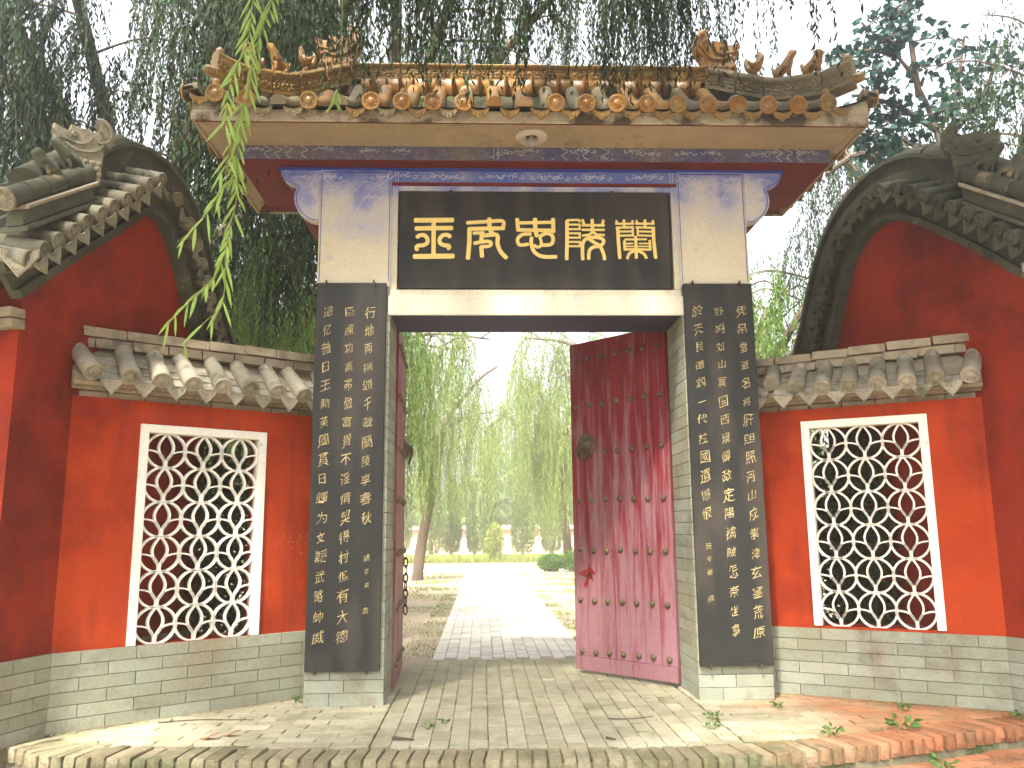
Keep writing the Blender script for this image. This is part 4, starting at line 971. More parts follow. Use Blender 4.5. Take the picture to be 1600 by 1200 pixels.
# ================================================================== SIDE HALLS
PROF_L = [(-.95, 3.02), (-.484, 3.43), (-.127, 3.755), (.265, 4.09), (.50, 4.31), (.64, 4.42), (.76, 4.44), (.88, 4.39), (1.044, 4.20), (1.185, 3.95), (1.32, 3.70), (1.46, 3.47), (1.62, 3.22), (1.8, 2.98)]
PROF_R = [(-1.1, 3.15), (-.57, 3.56), (-.228, 3.86), (.292, 4.27), (.55, 4.44), (.70, 4.52), (.86, 4.545), (1.02, 4.52), (1.20, 4.43), (1.364, 4.27), (1.50, 4.03), (1.62, 3.78), (1.74, 3.50), (1.9, 3.2), (2.0, 3.0)]
def hall(B, d, o, PR, label, sd_name, s_front=-.58, tm=None):
    B = Vector((*B, 0)); d = Vector((*d, 0)).normalized(); o = Vector((*o, 0)).normalized(); tm = tm or M['tiled']
    T = lambda q: B + d * q[0] + o * q[1] + Vector((0, 0, q[2]))
    hl = thing('side_hall', label, 'building', tuple(B - o * 2))
    C_ = catmull([(s, z, 0) for s, z in PR], 6)
    C_ = [(v.x, v.y) for v in C_]
    seg = [0]
    for (a, b_), (c, e) in zip(C_, C_[1:]): seg.append(seg[-1] + math.hypot(c - a, e - b_))
    tot = seg[-1]
    def at(L_):   # point, tangent, normal at arc length
        L_ = min(max(L_, 0), tot - 1e-4)
        for i in range(len(seg) - 1):
            if seg[i] <= L_ <= seg[i + 1]:
                u = (L_ - seg[i]) / (seg[i + 1] - seg[i]); p = Vector(C_[i]).lerp(Vector(C_[i + 1]), u)
                i0, i1 = max(i - 2, 0), min(i + 3, len(C_) - 1); t = (Vector(C_[i1]) - Vector(C_[i0])).normalized(); return p, t, Vector((-t.y, t.x))
    # red gable wall: trimmed to start at the front corner
    sf = s_front; top = [c for c in C_ if c[0] > sf]
    z_at = [at(seg[i])[0] for i in range(len(seg))]
    zf = None
    for (a, b_), (c, e) in zip(C_, C_[1:]):
        if a <= sf <= c: zf = b_ + (e - b_) * (sf - a) / (c - a)
    poly = [(sf, .58), (sf, zf + .02)] + [(s, z + .02) for s, z in top] + [(top[-1][0], .58)]
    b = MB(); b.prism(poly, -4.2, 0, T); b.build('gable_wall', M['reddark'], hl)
    b = MB(); b.box(sf + .01, top[-1][0], -4.2, .006, -.3, .592, T); b.build('brick_base_core', M['mortar'], hl)
    for i in range(6):
        s = sf - (.21 if i % 2 else 0)
        while s < 0.0:
            x0 = max(s, sf) + .003; x1 = min(s + .42, .0) - .003
            if x1 > x0 + .03: put_brick('brick', BRP, T(((x0 + x1) / 2, .010, (i + .5) * .1)), d, o, (0, 0, 1), x1 - x0, .03, .094, hl)
            s += .42
    for i in range(6):
        s = 0
        while s < 1.6: put_brick('brick', BRP, T((sf, -s - .2, (i + .5) * .1)), o, d, (0, 0, 1), .41, .03, .094, hl); s += .42
    # front wall cap courses under the eave
    for r, (z, pr) in enumerate(((3.03, .05), (3.11, .08))):
        for k in range(4): put_brick('cornice_brick', CP, T((sf - pr / 2, -.14 - k * .29 + .02, z + .04)), o, d, (0, 0, 1), .28, pr + .06, .07, hl)
    # verge mouldings following the curve
    def band(L0, L1, n0, n1, o0, o1, name, mt, n=40, parent=hl, bev=0):
        b = MB(); rings = []
        for i in range(n + 1):
            p, t, nn_ = at(L0 + (L1 - L0) * i / n); a = p + nn_ * n0; c = p + nn_ * n1
            rings.append([T((a.x, o0, a.y)), T((a.x, o1, a.y)), T((c.x, o1, c.y)), T((c.x, o0, c.y))])
        b.loft(rings); return b.build(name, mt, parent)
    Ls = .35
    k = 0; L_ = Ls
    while L_ < tot - .05:
        e_ = min(L_ + .30, tot); band(L_ + .002, e_ - .002, -.012, .055, .0, .115 + jit(.004), 'moulding_brick', M['tiled'], 3); L_ = e_
    band(Ls, tot, .056, .19, .0, .05, 'verge_board', M['tiled'])
    band(Ls, tot, .192, .235, .0, .15, 'upper_moulding', M['tiled'])
    # verge tiles pointing out of the gable
    L_ = Ls - .02; k = 0
    while L_ < tot:
        p, t, nn_ = at(L_); up = (d * nn_.x + Vector((0, 0, nn_.y))).normalized(); tt = (d * t.x + Vector((0, 0, t.y))).normalized()
        ax = (-o + up * .30).normalized(); u2 = ax.cross(tt).normalized()
        if u2.dot(up) < 0: u2 = -u2
        f_ = min(1, max(0, (.62 - t.y) / .75)); ov = .33 - .13 * f_
        q = T((p.x, ov + jit(.012), p.y)) + up * (.285 - .085 * f_)
        ss = .86
        inst('round_tile', TUBE_TD, frameM(q, tt, ax, u2, ss), hl, tm)
        inst('tile_disc', DISC_TD, frameM(q - ax * .005, tt, ax, u2, .070), hl, tm)
        p, t, nn_ = at(L_ + .09); up = (d * nn_.x + Vector((0, 0, nn_.y))).normalized(); tt = (d * t.x + Vector((0, 0, t.y))).normalized(); f_ = min(1, max(0, (.62 - t.y) / .75)); ov = .34 - .13 * f_; q = T((p.x, ov + jit(.01), p.y)) + up * (.235 - .07 * f_)
        if L_ + .09 < tot: inst('drip_tile', DRIP_TD, frameM(q, tt, -o, up, .074), hl, tm)
        L_ += .178; k += 1
    band(Ls - .1, tot, .236, .30, -.35, .20, 'tile_bed', M['tiled'])
    # rolled ridge above the verge: two tiers and a row of cap tiles
    L0 = Ls + .85
    band(L0, tot, .30, .59, -.42, -.0, 'verge_ridge_wall', M['tiled'])
    band(L0, tot, .592, .63, -.45, .05, 'verge_ridge_moulding', M['tiled'])
    L_ = L0
    while L_ < tot - .02:
        e_ = min(L_ + .26, tot); b = MB(); rings = []
        for i in range(4):
            p, t, nn_ = at(L_ + .002 + (e_ - L_ - .004) * i / 3); ring = []
            r = .15 * (1.0 if i else .95)
            for j in range(8):
                a = math.pi * j / 7; c = p + nn_ * (.63 + math.sin(a) * r * .75); ring.append(T((c.x, -.21 + math.cos(a) * r * 1.1, c.y)))
            rings.append(ring)
        b.loft(rings); b.build('cap_tile', M['tiled'], hl, True); L_ = e_
    # roof surface of the hall behind the verge, with rows of cover tiles
    b = MB(); rings = []
    for i in range(50):
        p, t, nn_ = at(.0 + tot * i / 49); a = p + nn_ * .16; c = p + nn_ * .28
        rings.append([T((a.x, -4.3, a.y)), T((a.x, -.05, a.y)), T((c.x, -.05, c.y)), T((c.x, -4.3, c.y))])
    b.loft(rings); rs = b.build('roof', M['tiled'], hl)
    for k in range(10):
        b = MB(); oo = -.62 - k * .24; pts = []
        for i in range(16):
            p, t, nn_ = at(.02 + tot * .97 * i / 15); c = p + nn_ * .30; pts.append(T((c.x, oo, c.y)))
        b.tube(pts, .065, 6); b.build('cover_tile_row', M['tiled'], rs, True)
        if k < 7:
            inst('tile_disc', DISC_TD, frameM(pts[0], o, d, (0, 0, 1), .07), rs)
            inst('drip_tile', DRIP_TD, frameM(pts[0] - o * .12 + Vector((0, 0, -.05)), o, d, (0, 0, 1), .074), rs)
    # front section of the verge ridge: sloping tube with a disc end, beasts on it
    a = T((-1.00, .20, 3.885)); c = T((-.20, .16, 4.43)) if sd_name == 'L' else T((-.24, .16, 4.56))
    if sd_name == 'R': a = T((-1.03, .20, 4.00))
    ax = (c - a).normalized(); side = ax.cross(Vector((0, 0, 1))).normalized(); u2 = side.cross(ax)
    Lr = (c - a).length; k = 0; s = 0
    while s < Lr - .02:
        e_ = min(s + .2, Lr); b = MB(); b.tube([a + ax * (s + .002), a + ax * (e_ - .002)], [.082, .078], 10); b.build('ridge_tile', M['tiled'], hl, True); s = e_
    inst('tile_disc', DISC_TD, frameM(a - ax * .005, side, ax, u2, .088), hl, M['tile'])
    for dz, hh, wd, nm in ((-.115, .035, .11, 'ridge_moulding'), (-.24, .12, .075, 'ridge_wall'), (-.285, .04, .12, 'ridge_moulding')):
        b = MB(); e0 = a + ax * .12 + Vector((0, 0, dz)); e1 = c + Vector((0, 0, dz))
        b.hexa([e0 - side * wd, e0 + side * wd, e1 + side * wd, e1 - side * wd] + [v + Vector((0, 0, hh)) for v in (e0 - side * wd, e0 + side * wd, e1 + side * wd, e1 - side * wd)]); b.build(nm, M['coping'] if dz > -.2 else M['tiled'], hl, bevel=.006)
    for kind, f in (('lion', .50), ('horse', .78)):
        p = a.lerp(c, f) + Vector((0, 0, .065)); inst('roof_' + kind, HT[kind], frameM(p, -ax, Vector((0, 0, 1)).cross(-ax).normalized(), Vector((0, 0, 1)), .26), hl)
    base = c + ax * .12
    dragon(hl, tuple(base + Vector((0, 0, -.16)) + ax * .05), tuple((Vector((ax.x, ax.y, 0)).normalized() + o * .9).normalized()), M['tiled'] if sd_name == 'R' else M['tilemid'], S=.95, dep=.16)
    # front corner drip tile
    p = T((-.93, .30, 3.50)); inst('drip_tile', DRIP_TD, frameM(p, (d * .5 + o * .86), (d * .86 - o * .5), (0, 0, 1), .13), hl)
    return T, hl
TUBE_TD = TUBE_T; DISC_TD = DISC_T; DRIP_TD = DRIP_T
HT = dict(horse=beast_mesh('horse', M['tiled']), lion=beast_mesh('lion', M['tiled']))
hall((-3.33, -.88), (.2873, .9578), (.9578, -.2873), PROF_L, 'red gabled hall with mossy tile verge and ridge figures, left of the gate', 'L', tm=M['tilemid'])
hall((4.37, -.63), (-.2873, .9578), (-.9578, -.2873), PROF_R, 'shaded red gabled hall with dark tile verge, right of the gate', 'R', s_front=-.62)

# ================================================================== TREES AND PLANTS
def quads_obj(name, V, mt, parent=None, ntri=4):
    V = np.asarray(V, dtype=np.float32).reshape(-1, 3); n = len(V) // 4
    me = bpy.data.meshes.new(name); me.vertices.add(4 * n); me.vertices.foreach_set('co', V.ravel())
    me.loops.add(4 * n); me.loops.foreach_set('vertex_index', np.arange(4 * n, dtype=np.int32))
    me.polygons.add(n); me.polygons.foreach_set('loop_start', np.arange(0, 4 * n, 4, dtype=np.int32))
    try: me.polygons.foreach_set('loop_total', np.full(n, 4, dtype=np.int32))
    except Exception: pass
    me.update(calc_edges=True); me.materials.append(mt)
    o = bpy.data.objects.new(name, me); col.objects.link(o); WM[o.name] = Matrix(); par(o, parent); return o
def nrm(a): return a / np.maximum(np.linalg.norm(a, axis=-1, keepdims=True), 1e-9)
def leafV(P, A, Lg, Wd, mid=.45):   # diamond leaves: base P, axis A
    n = len(P); r = rng.normal(size=(n, 3)); S = nrm(np.cross(A, r)); Lg = np.asarray(Lg).reshape(-1, 1) * np.ones((n, 1)); Wd = np.asarray(Wd).reshape(-1, 1) * np.ones((n, 1))
    N = np.cross(A, S); M_ = P + A * Lg * mid + N * Lg * .06
    return np.stack([P, M_ + S * Wd / 2, P + A * Lg, M_ - S * Wd / 2], 1)
def strands(S, D, Ln, out, spacing, ll, lw, wind=(0, 0), minz=None):
    """hanging shoots: S starts, D horizontal directions, Ln lengths"""
    N = len(S); V = []; ST = []
    K = int(Ln.max() / spacing) + 1
    t = (np.arange(K) * spacing)[None, :] / Ln[:, None]           # 0..1
    ph = rng.uniform(0, 6.28, (N, 1)); ph2 = rng.uniform(0, 6.28, (N, 1)); am = rng.uniform(.01, .05, (N, 1)) * Ln[:, None]
    u = 1 - np.exp(-3 * t)
    def pos(t, u):
        x = S[:, None, 0] + D[:, None, 0] * out * u + am * np.sin(ph + 3 * t) * t + wind[0] * t ** 1.5 * Ln[:, None]
        y = S[:, None, 1] + D[:, None, 1] * out * u + am * np.sin(ph2 + 3 * t) * t + wind[1] * t ** 1.5 * Ln[:, None]
        z = S[:, None, 2] - Ln[:, None] * (t - .12 * u + 0) + .05
        return np.stack([x, y, z], -1)
    P = pos(t, u); ok = (t < 1) & (rng.random(t.shape) < .93)
    if minz is not None: ok &= P[..., 2] > minz + (rng.uniform(-.15, .9, (N, 1)) if minz > 4.5 else 0)
    Pk = P[ok]; Pk = Pk + rng.normal(0, .012, Pk.shape)
    n = len(Pk); az = rng.uniform(0, 2 * np.pi, n); sp = rng.uniform(.15, .75, n)
    A = nrm(np.stack([np.cos(az) * sp, np.sin(az) * sp, -np.ones(n)], -1))
    V = leafV(Pk, A, ll * rng.uniform(.6, 1.15, n), lw * rng.uniform(.7, 1.2, n))
    # stems as thin ribbons
    ts = np.linspace(0, 1, 9)[None, :] * np.ones((N, 1)); Q = pos(ts, 1 - np.exp(-3 * ts)); wv = np.array([1, .3, 0]) * .0035
    a = Q[:, :-1].reshape(-1, 3); c = Q[:, 1:].reshape(-1, 3)
    SV = np.stack([a - wv, a + wv, c + wv * .6, c - wv * .6], 1)
    if minz is not None: SV = SV[c[:, 2] > minz + (.45 if minz > 4.5 else 0)]
    return V, SV
def tree(name, label, cat, base, trunk, limbs, n_str, ln, out, spacing, ll, lw, leafmat, group=None, wind=(0, 0), minz=None, twigs=3, barkmat='bark', spread=.5, tw=1.0, region=None, clump=18, csig=.10):
    t = thing(name, label, cat, base, group)
    wd = MB(); pts = catmull(trunk[0], 4); r0, r1 = trunk[1]; wd.tube(pts, [r0 + (r1 - r0) * (i / (len(pts) - 1)) ** .8 for i in range(len(pts))], 10)
    wd.build('trunk', M[barkmat], t, True)
    samp = []; lb = MB()
    for L_, (a, c) in limbs:
        pp = catmull(L_, 5); lb.tube(pp, [a + (c - a) * i / (len(pp) - 1) for i in range(len(pp))], 7)
        for i in range(len(pp)):
            f = i / (len(pp) - 1)
            if f < .25: continue
            samp.append((pp[i], f))
        for k in range(twigs * 3):
            i = random.randint(len(pp) // 4, len(pp) - 1); p = pp[i]
            an = random.uniform(0, 6.28); d = Vector((math.cos(an), math.sin(an), random.uniform(-.2, .6))); l_ = random.uniform(.6, 1.6) * tw
            q = [p, p + d * l_ * .5 + Vector((0, 0, .1)), p + d * l_ + Vector((0, 0, -.15 * l_))]; qq = catmull(q, 4)
            lb.tube(qq, [.022 * (1 - .7 * j / (len(qq) - 1)) for j in range(len(qq))], 5)
            samp += [(v, 1) for v in qq[2:]]
    br = lb.build('limbs', M[barkmat], t, True); tag(br, kind='stuff')
    nc_ = max(8, n_str // clump); C0 = np.array([tuple(samp[i][0]) for i in rng.integers(0, len(samp), nc_)]) + rng.normal(0, spread, (nc_, 3)) * np.array([1, 1, .45])
    S = C0[rng.integers(0, nc_, n_str)] + rng.normal(0, csig, (n_str, 3)) * np.array([1, 1, 2.0])
    if region is not None: S = S[region(S)]
    n_str = len(S)
    az = np.sin(S[:, 0] * 7.1 + np.cos(S[:, 1] * 5.3) * 3) * 3.1 + rng.normal(0, .35, n_str); D = np.stack([np.cos(az), np.sin(az)], -1); Ln = rng.uniform(ln[0], ln[1], n_str)
    V, SV = strands(S, D, Ln, out, spacing, ll, lw, wind, minz)
    o = quads_obj('crown', V, M[leafmat], t); tag(o, kind='stuff')
    o = quads_obj('shoots', SV, M['shootdark' if leafmat == 'leafdark' else 'twig'], t); tag(o, kind='stuff')
    return t
def rand_limbs(top, n, reach, rise, r=(.09, .03), az0=None, z0=0, arc=6.28):
    out = []
    for k in range(n):
        a = (az0 if az0 is not None else 0) + arc * (k + random.random() * .6) / n; rr = reach * random.uniform(.7, 1.1); h = rise * random.uniform(.6, 1.15)
        T0 = Vector(top) + Vector((0, 0, -random.random() * z0))
        out.append(([T0, T0 + Vector((math.cos(a) * rr * .35, math.sin(a) * rr * .35, h * .6)), T0 + Vector((math.cos(a) * rr * .7, math.sin(a) * rr * .7, h)), T0 + Vector((math.cos(a) * rr, math.sin(a) * rr, h * .85))], r))
    return out
BACKW = 'weeping willows in the garden behind the walls'
# willow behind the left hall
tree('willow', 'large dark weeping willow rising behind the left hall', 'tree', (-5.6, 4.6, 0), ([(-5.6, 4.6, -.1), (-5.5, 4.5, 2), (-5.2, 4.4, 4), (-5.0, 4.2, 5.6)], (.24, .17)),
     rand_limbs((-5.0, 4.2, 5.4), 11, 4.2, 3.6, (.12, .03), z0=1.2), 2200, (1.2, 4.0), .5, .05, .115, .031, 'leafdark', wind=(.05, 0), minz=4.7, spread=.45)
tree('willow', 'pale weeping willow seen between the left hall and the gate', 'tree', (-4.2, 9.5, 0), ([(-4.2, 9.5, -.1), (-4.1, 9.4, 2.2), (-3.9, 9.2, 4.4)], (.2, .14)),
     rand_limbs((-3.9, 9.2, 4.2), 9, 3.2, 2.8, (.10, .03), z0=1.0), 1900, (2.0, 4.8), .5, .06, .11, .028, 'leafpale', minz=1.0)
# willow whose limbs arch over the gate roof
lm_ = [([(-1.2, 3.6, 6.2), (-.6, 2.3, 7.8), (.2, .9, 8.7), (.9, -.5, 8.6)], (.10, .02)), ([(-1.2, 3.6, 6.2), (-1.9, 2.4, 7.7), (-2.5, 1.0, 8.4), (-2.9, -.2, 8.1)], (.09, .02)), ([(-1.2, 3.6, 6.2), (.4, 3.0, 8.2), (1.8, 1.5, 8.9), (2.8, .2, 8.7)], (.09, .02)),
       ([(-1.2, 3.6, 6.2), (-3, 3.4, 8), (-4.4, 2.2, 8.6), (-5, 1.2, 8.3)], (.09, .02)), ([(-1.2, 3.6, 6.2), (-1.0, 4.8, 8), (-.6, 6, 9), (0, 7, 8.8)], (.09, .02)),
       ([(-1.2, 3.6, 6.2), (-1.0, 1.6, 8.6), (-.2, -.4, 8.3), (.6, -1.2, 7.5), (1.6, -1.4, 7.0)], (.09, .02)), ([(-1.9, 2.4, 7.7), (-2.0, .4, 7.9), (-1.4, -1.0, 7.4), (-.6, -1.4, 7.0)], (.06, .02)), ([(1.8, 1.5, 8.9), (2.2, .2, 8.2), (2.5, -1.0, 7.5), (2.9, -1.3, 7.1)], (.05, .02))]
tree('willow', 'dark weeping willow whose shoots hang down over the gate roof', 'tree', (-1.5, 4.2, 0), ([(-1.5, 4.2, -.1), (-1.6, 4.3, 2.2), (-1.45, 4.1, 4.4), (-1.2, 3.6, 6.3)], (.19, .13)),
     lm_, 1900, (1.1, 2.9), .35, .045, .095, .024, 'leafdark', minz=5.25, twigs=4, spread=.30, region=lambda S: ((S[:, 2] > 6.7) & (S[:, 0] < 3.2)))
# willow right of the gate, behind
tree('willow', 'pale loose weeping willow seen between the gate and the right hall', 'tree', (5.2, 8.2, 0), ([(5.2, 8.2, -.1), (5.1, 8.1, 2.0), (4.9, 7.9, 4.0)], (.2, .13)),
     rand_limbs((4.9, 7.9, 3.9), 9, 2.7, 2.6, (.10, .03), z0=1.2), 1000, (1.8, 4.2), .5, .06, .11, .028, 'leafpale', minz=1.0)
tree('willow', 'dark weeping willow rising behind the right hall', 'tree', (8.2, 5.0, 0), ([(8.2, 5.0, -.1), (8.1, 4.9, 2.4), (7.9, 4.8, 5.0)], (.22, .15)),
     rand_limbs((7.9, 4.8, 4.9), 10, 3.3, 3.6, (.11, .03), z0=1.0), 2200, (1.4, 3.4), .5, .055, .10, .026, 'leafdark', minz=3.0, region=lambda S: (S[:, 0] > 5.9))
# through the gateway
tree('willow', 'leaning forked willow left of the path beyond the gateway', 'tree', (-2.0, 19.3, 0), ([(-2.05, 19.3, -.05), (-1.95, 19.3, 1.0), (-1.75, 19.2, 2.0), (-1.62, 19.1, 2.9), (-1.78, 19.1, 3.5), (-2.0, 19.0, 4.3)], (.19, .12)),
     [([(-1.70, 19.1, 3.3), (-1.5, 19.0, 4.2), (-1.0, 18.9, 5.2), (-.1, 18.8, 6.3), (.5, 18.6, 6.7)], (.10, .03)), ([(-2.0, 19.0, 4.2), (-2.3, 18.8, 5.2), (-2.1, 18.6, 6.6), (-1.6, 18.2, 7.6)], (.10, .03)), ([(-1.95, 19, 4.0), (-1.2, 18.9, 4.7), (-.4, 18.7, 5.1), (.3, 18.5, 5.2)], (.06, .02)),
      ([(-2.0, 19.0, 4.2), (-3.0, 18.7, 5.4), (-4.0, 18.4, 6.4), (-4.8, 18.2, 6.4)], (.10, .03)), ([(-2.1, 19, 4.5), (-2.4, 19.8, 6.5), (-2.2, 20.8, 7.6), (-1.8, 21.5, 7.4)], (.09, .03))],
     900, (1.2, 3.6), .5, .085, .12, .030, 'leafmist', minz=1.9, spread=.4, twigs=2)
tree('willow', 'leaning willow with low foliage right of the path beyond the gateway', 'tree', (3.3, 25, 0), ([(3.3, 25, -.05), (3.25, 24.9, 1.2), (3.1, 24.8, 2.6), (3.0, 24.6, 4.2)], (.2, .13)),
     rand_limbs((3.0, 24.6, 4.0), 7, 2.6, 2.6, (.10, .03), z0=1.6), 950, (1.8, 4.6), .5, .09, .13, .034, 'leafmist', minz=1.1, spread=.4)
tree('willow', 'weeping willow overhanging the garden path from the left', 'tree', (-4.6, 13.0, 0), ([(-4.6, 13, -.05), (-4.5, 13, 2), (-4.2, 12.9, 4.2)], (.2, .14)),
     [([(-4.2, 12.9, 4.1), (-3.0, 12.9, 5.8), (-1.4, 12.9, 6.4), (.2, 13.0, 6.3)], (.10, .02)), ([(-4.2, 12.9, 4.1), (-3.2, 12.2, 5.4), (-2.0, 11.7, 5.9), (-.8, 11.5, 5.7)], (.10, .02)), ([(-4.2, 12.9, 4.1), (-5.4, 12.9, 5.8), (-6.8, 12.9, 6.6)], (.10, .03)), ([(-4.2, 12.9, 4.1), (-4.4, 14, 6), (-4.0, 15, 7)], (.10, .03))],
     560, (.9, 2.3), .4, .075, .12, .028, 'leafmist', minz=3.3, spread=.35)
tree('willow', 'weeping willow overhanging the garden path from the right', 'tree', (5.6, 15.5, 0), ([(5.6, 15.5, -.05), (5.4, 15.4, 2), (5.0, 15.3, 4.0)], (.2, .14)),
     [([(5.0, 15.3, 3.9), (4.0, 15.2, 5.6), (2.6, 15.1, 6.6), (1.2, 15, 6.8)], (.10, .02)), ([(5.0, 15.3, 3.9), (4.0, 14.6, 5.0), (3.0, 14.2, 5.6), (2.2, 14, 5.5)], (.09, .02)), ([(5.0, 15.3, 3.9), (6.2, 15.2, 5.6), (7.6, 15.1, 6.6)], (.10, .03)), ([(5, 15.3, 3.9), (4.8, 16.5, 6), (4.4, 17.5, 7)], (.1, .03))],
     600, (1.0, 3.0), .4, .08, .12, .030, 'leafmist', minz=2.2, spread=.35)
# unseen willow before the right hall, canopy added out of frame as shade
tree('willow', 'unseen dark weeping willow in front of the right hall, added above the picture for shade', 'tree', (7.6, -5.0, -.3), ([(7.6, -5.0, -.35), (7.5, -5.0, 2), (7.0, -4.8, 4.6), (5.8, -4.5, 6.3), (4.2, -4.3, 6.8)], (.28, .15)),
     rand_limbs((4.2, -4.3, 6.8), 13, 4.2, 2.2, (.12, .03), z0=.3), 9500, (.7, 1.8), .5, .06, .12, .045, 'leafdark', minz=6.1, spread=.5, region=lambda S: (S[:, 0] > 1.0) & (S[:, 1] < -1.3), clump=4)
tree('willow', 'unseen willow in front of the left hall, its crown added above the picture for shade', 'tree', (-7.4, -6.4, -.3), ([(-7.4, -6.4, -.35), (-7.2, -6.3, 2), (-6.0, -6.2, 4.8), (-4.6, -6.1, 6.5), (-3.4, -6.1, 6.8)], (.28, .15)),
     rand_limbs((-3.4, -6.1, 6.8), 12, 4.6, 2.4, (.12, .03), z0=.5), 5500, (.7, 1.8), .5, .06, .12, .045, 'leafdark', minz=6.1, spread=.5, region=lambda S: (S[:, 0] < 1.6) & (S[:, 1] < -1.5), clump=5)  # unseen canopy shaped to put the gate front in shade
# broad-leaved tree above the right hall
bt = thing('broadleaf_tree', 'broad-leaved tree with bluish leaves above the right hall roof', 'tree', (6.4, 3.4, 0))
wd = MB(); tp = catmull([(6.4, 3.4, -.1), (6.5, 3.35, 3), (6.6, 3.2, 5.4), (6.6, 3.2, 6.3)], 4); wd.tube(tp, [.16 - .09 * i / (len(tp) - 1) for i in range(len(tp))], 9); wd.build('trunk', M['bark'], bt, True)
BL = [[(6.6, 3.2, 6.2), (6.5, 3.2, 7.1), (6.1, 3.1, 8.0), (5.5, 3.1, 8.7)], [(6.6, 3.2, 6.2), (6.8, 3.2, 7.4), (7.0, 3.1, 8.5)], [(6.5, 3.2, 7.1), (5.9, 3.1, 7.4), (5.4, 3.0, 7.5)], [(6.3, 3.2, 7.6), (6.2, 3.1, 8.4), (6.1, 3.0, 9.0)], [(6.6, 3.2, 6.3), (6.1, 3.0, 6.7), (5.6, 2.9, 6.9)], [(6.7, 3.2, 7.0), (7.4, 3.4, 7.8), (7.8, 3.5, 8.6)], [(5.9, 3.1, 8.2), (5.6, 3.0, 8.2), (5.1, 3.0, 8.1)]]
lb = MB(); PTS = []
for L_ in BL:
    pp = catmull(L_, 6); lb.tube(pp, [.05 - .035 * i / (len(pp) - 1) for i in range(len(pp))], 6)
    for k in range(9):
        p = pp[random.randint(3, len(pp) - 1)]; d = Vector((jit(1), jit(1), jit(.8) + .1)).normalized() * random.uniform(.25, .7); qq = catmull([p, p + d * .5, p + d + Vector((0, 0, -.05))], 4)
        lb.tube(qq, [.012, .011, .010, .009, .008, .007, .006, .005, .004][:len(qq)], 5); PTS += qq[2:]
tag(lb.build('limbs', M['bark'], bt, True), kind='stuff')
pi_ = rng.integers(0, len(PTS), 1500); P = np.array([tuple(PTS[i]) for i in pi_]) + rng.normal(0, .10, (1500, 3))
az = rng.uniform(0, 6.28, 1500); A = nrm(np.stack([np.cos(az), np.sin(az), rng.uniform(-1.2, .1, 1500)], -1))
V = leafV(P, A, rng.uniform(.09, .16, 1500), rng.uniform(.08, .14, 1500), .38); tag(quads_obj('crown', V, M['leafbroad'], bt), kind='stuff')

# cypresses beyond the lane
def cypress(x, y, h, r, label):
    t = thing('cypress', label, 'tree', (x, y, 0), group='clipped cypresses beyond the lane'); b = MB(); b.tube([(x, y, -.05), (x, y, h * .9)], [.12, .02], 8); b.build('trunk', M['bark'], t, True)
    n = 6500; zz = rng.random(n) ** .8; th = rng.uniform(0, 6.28, n); prof_ = np.sin(np.clip(zz * .93 + .07, 0, 1) * np.pi) ** .45 * (1 - .55 * zz); lump = 1 + .14 * np.sin(th * 3 + zz * 9) + .10 * np.sin(th * 5 - zz * 17)
    rr = r * prof_ * lump * rng.uniform(.6, 1.08, n) * 1.25
    P = np.stack([x + np.cos(th) * rr, y + np.sin(th) * rr, .25 + zz * (h - .3)], -1); A = nrm(np.stack([np.cos(th) * .45, np.sin(th) * .45, np.ones(n)], -1) + rng.normal(0, .25, (n, 3)))
    tag(quads_obj('crown', leafV(P, A, rng.uniform(.12, .28, n), rng.uniform(.04, .08, n)), M['conifer'], t), kind='stuff')
for x, y, h, r, l in ((-2.7, 37, 5.9, .62, 'broad pale cypress left of the path axis, behind the lane'), (-1.75, 40, 4.6, .5, 'short cypress just right of the broad left one'), (-4.6, 39, 5.2, .6, 'cypress partly hidden by the forked willow trunk'), (.35, 37, 5.4, .55, 'tall pointed cypress on the axis of the path'),
                      (-.45, 41, 4.3, .42, 'slim cypress between the pale far wall and the tall pointed cypress'), (2.15, 38, 4.7, .6, 'cypress at the right of the view through the gateway'), (3.9, 40, 5.0, .6, 'cypress behind the right-hand willow trunk'), (6.4, 39, 5.4, .6, 'cypress hidden mostly by the right door leaf')):
    cypress(x, y, h, r, l)
# far wall in three stretches with a tiled cap
fw = thing('far_wall', 'low pale red wall with a grey cap at the far end of the garden', 'wall', (0, 46, 0))
b = MB(); b.box(-30, 30, 46, 46.3, -.05, 1.6); b.build('wall_face', M['farwall'], fw)
b = MB(); b.prism([(45.7, 1.6), (46.6, 1.6), (46.15, 1.85)], -30, 30, lambda q: (q[1], q[0], q[2])); b.build('cap', M['tile'], fw)
# distant wood
n = 26000; x = rng.uniform(-45, 45, n); dens = 6 + 2.2 * np.sin(x * .35) + 1.5 * np.sin(x * .9 + 1) + .8 * np.sin(x * 2.3)
P = np.stack([x, rng.uniform(58, 66, n), rng.random(n) ** .8 * dens * 1.15], -1); A = nrm(rng.normal(0, 1, (n, 3)) + np.array([0, 0, -.6]))
fwd = quads_obj('distant_wood', leafV(P, A, rng.uniform(.5, 1.0, n), rng.uniform(.25, .5, n)), M['leafmist']); tag(fwd, kind='stuff')

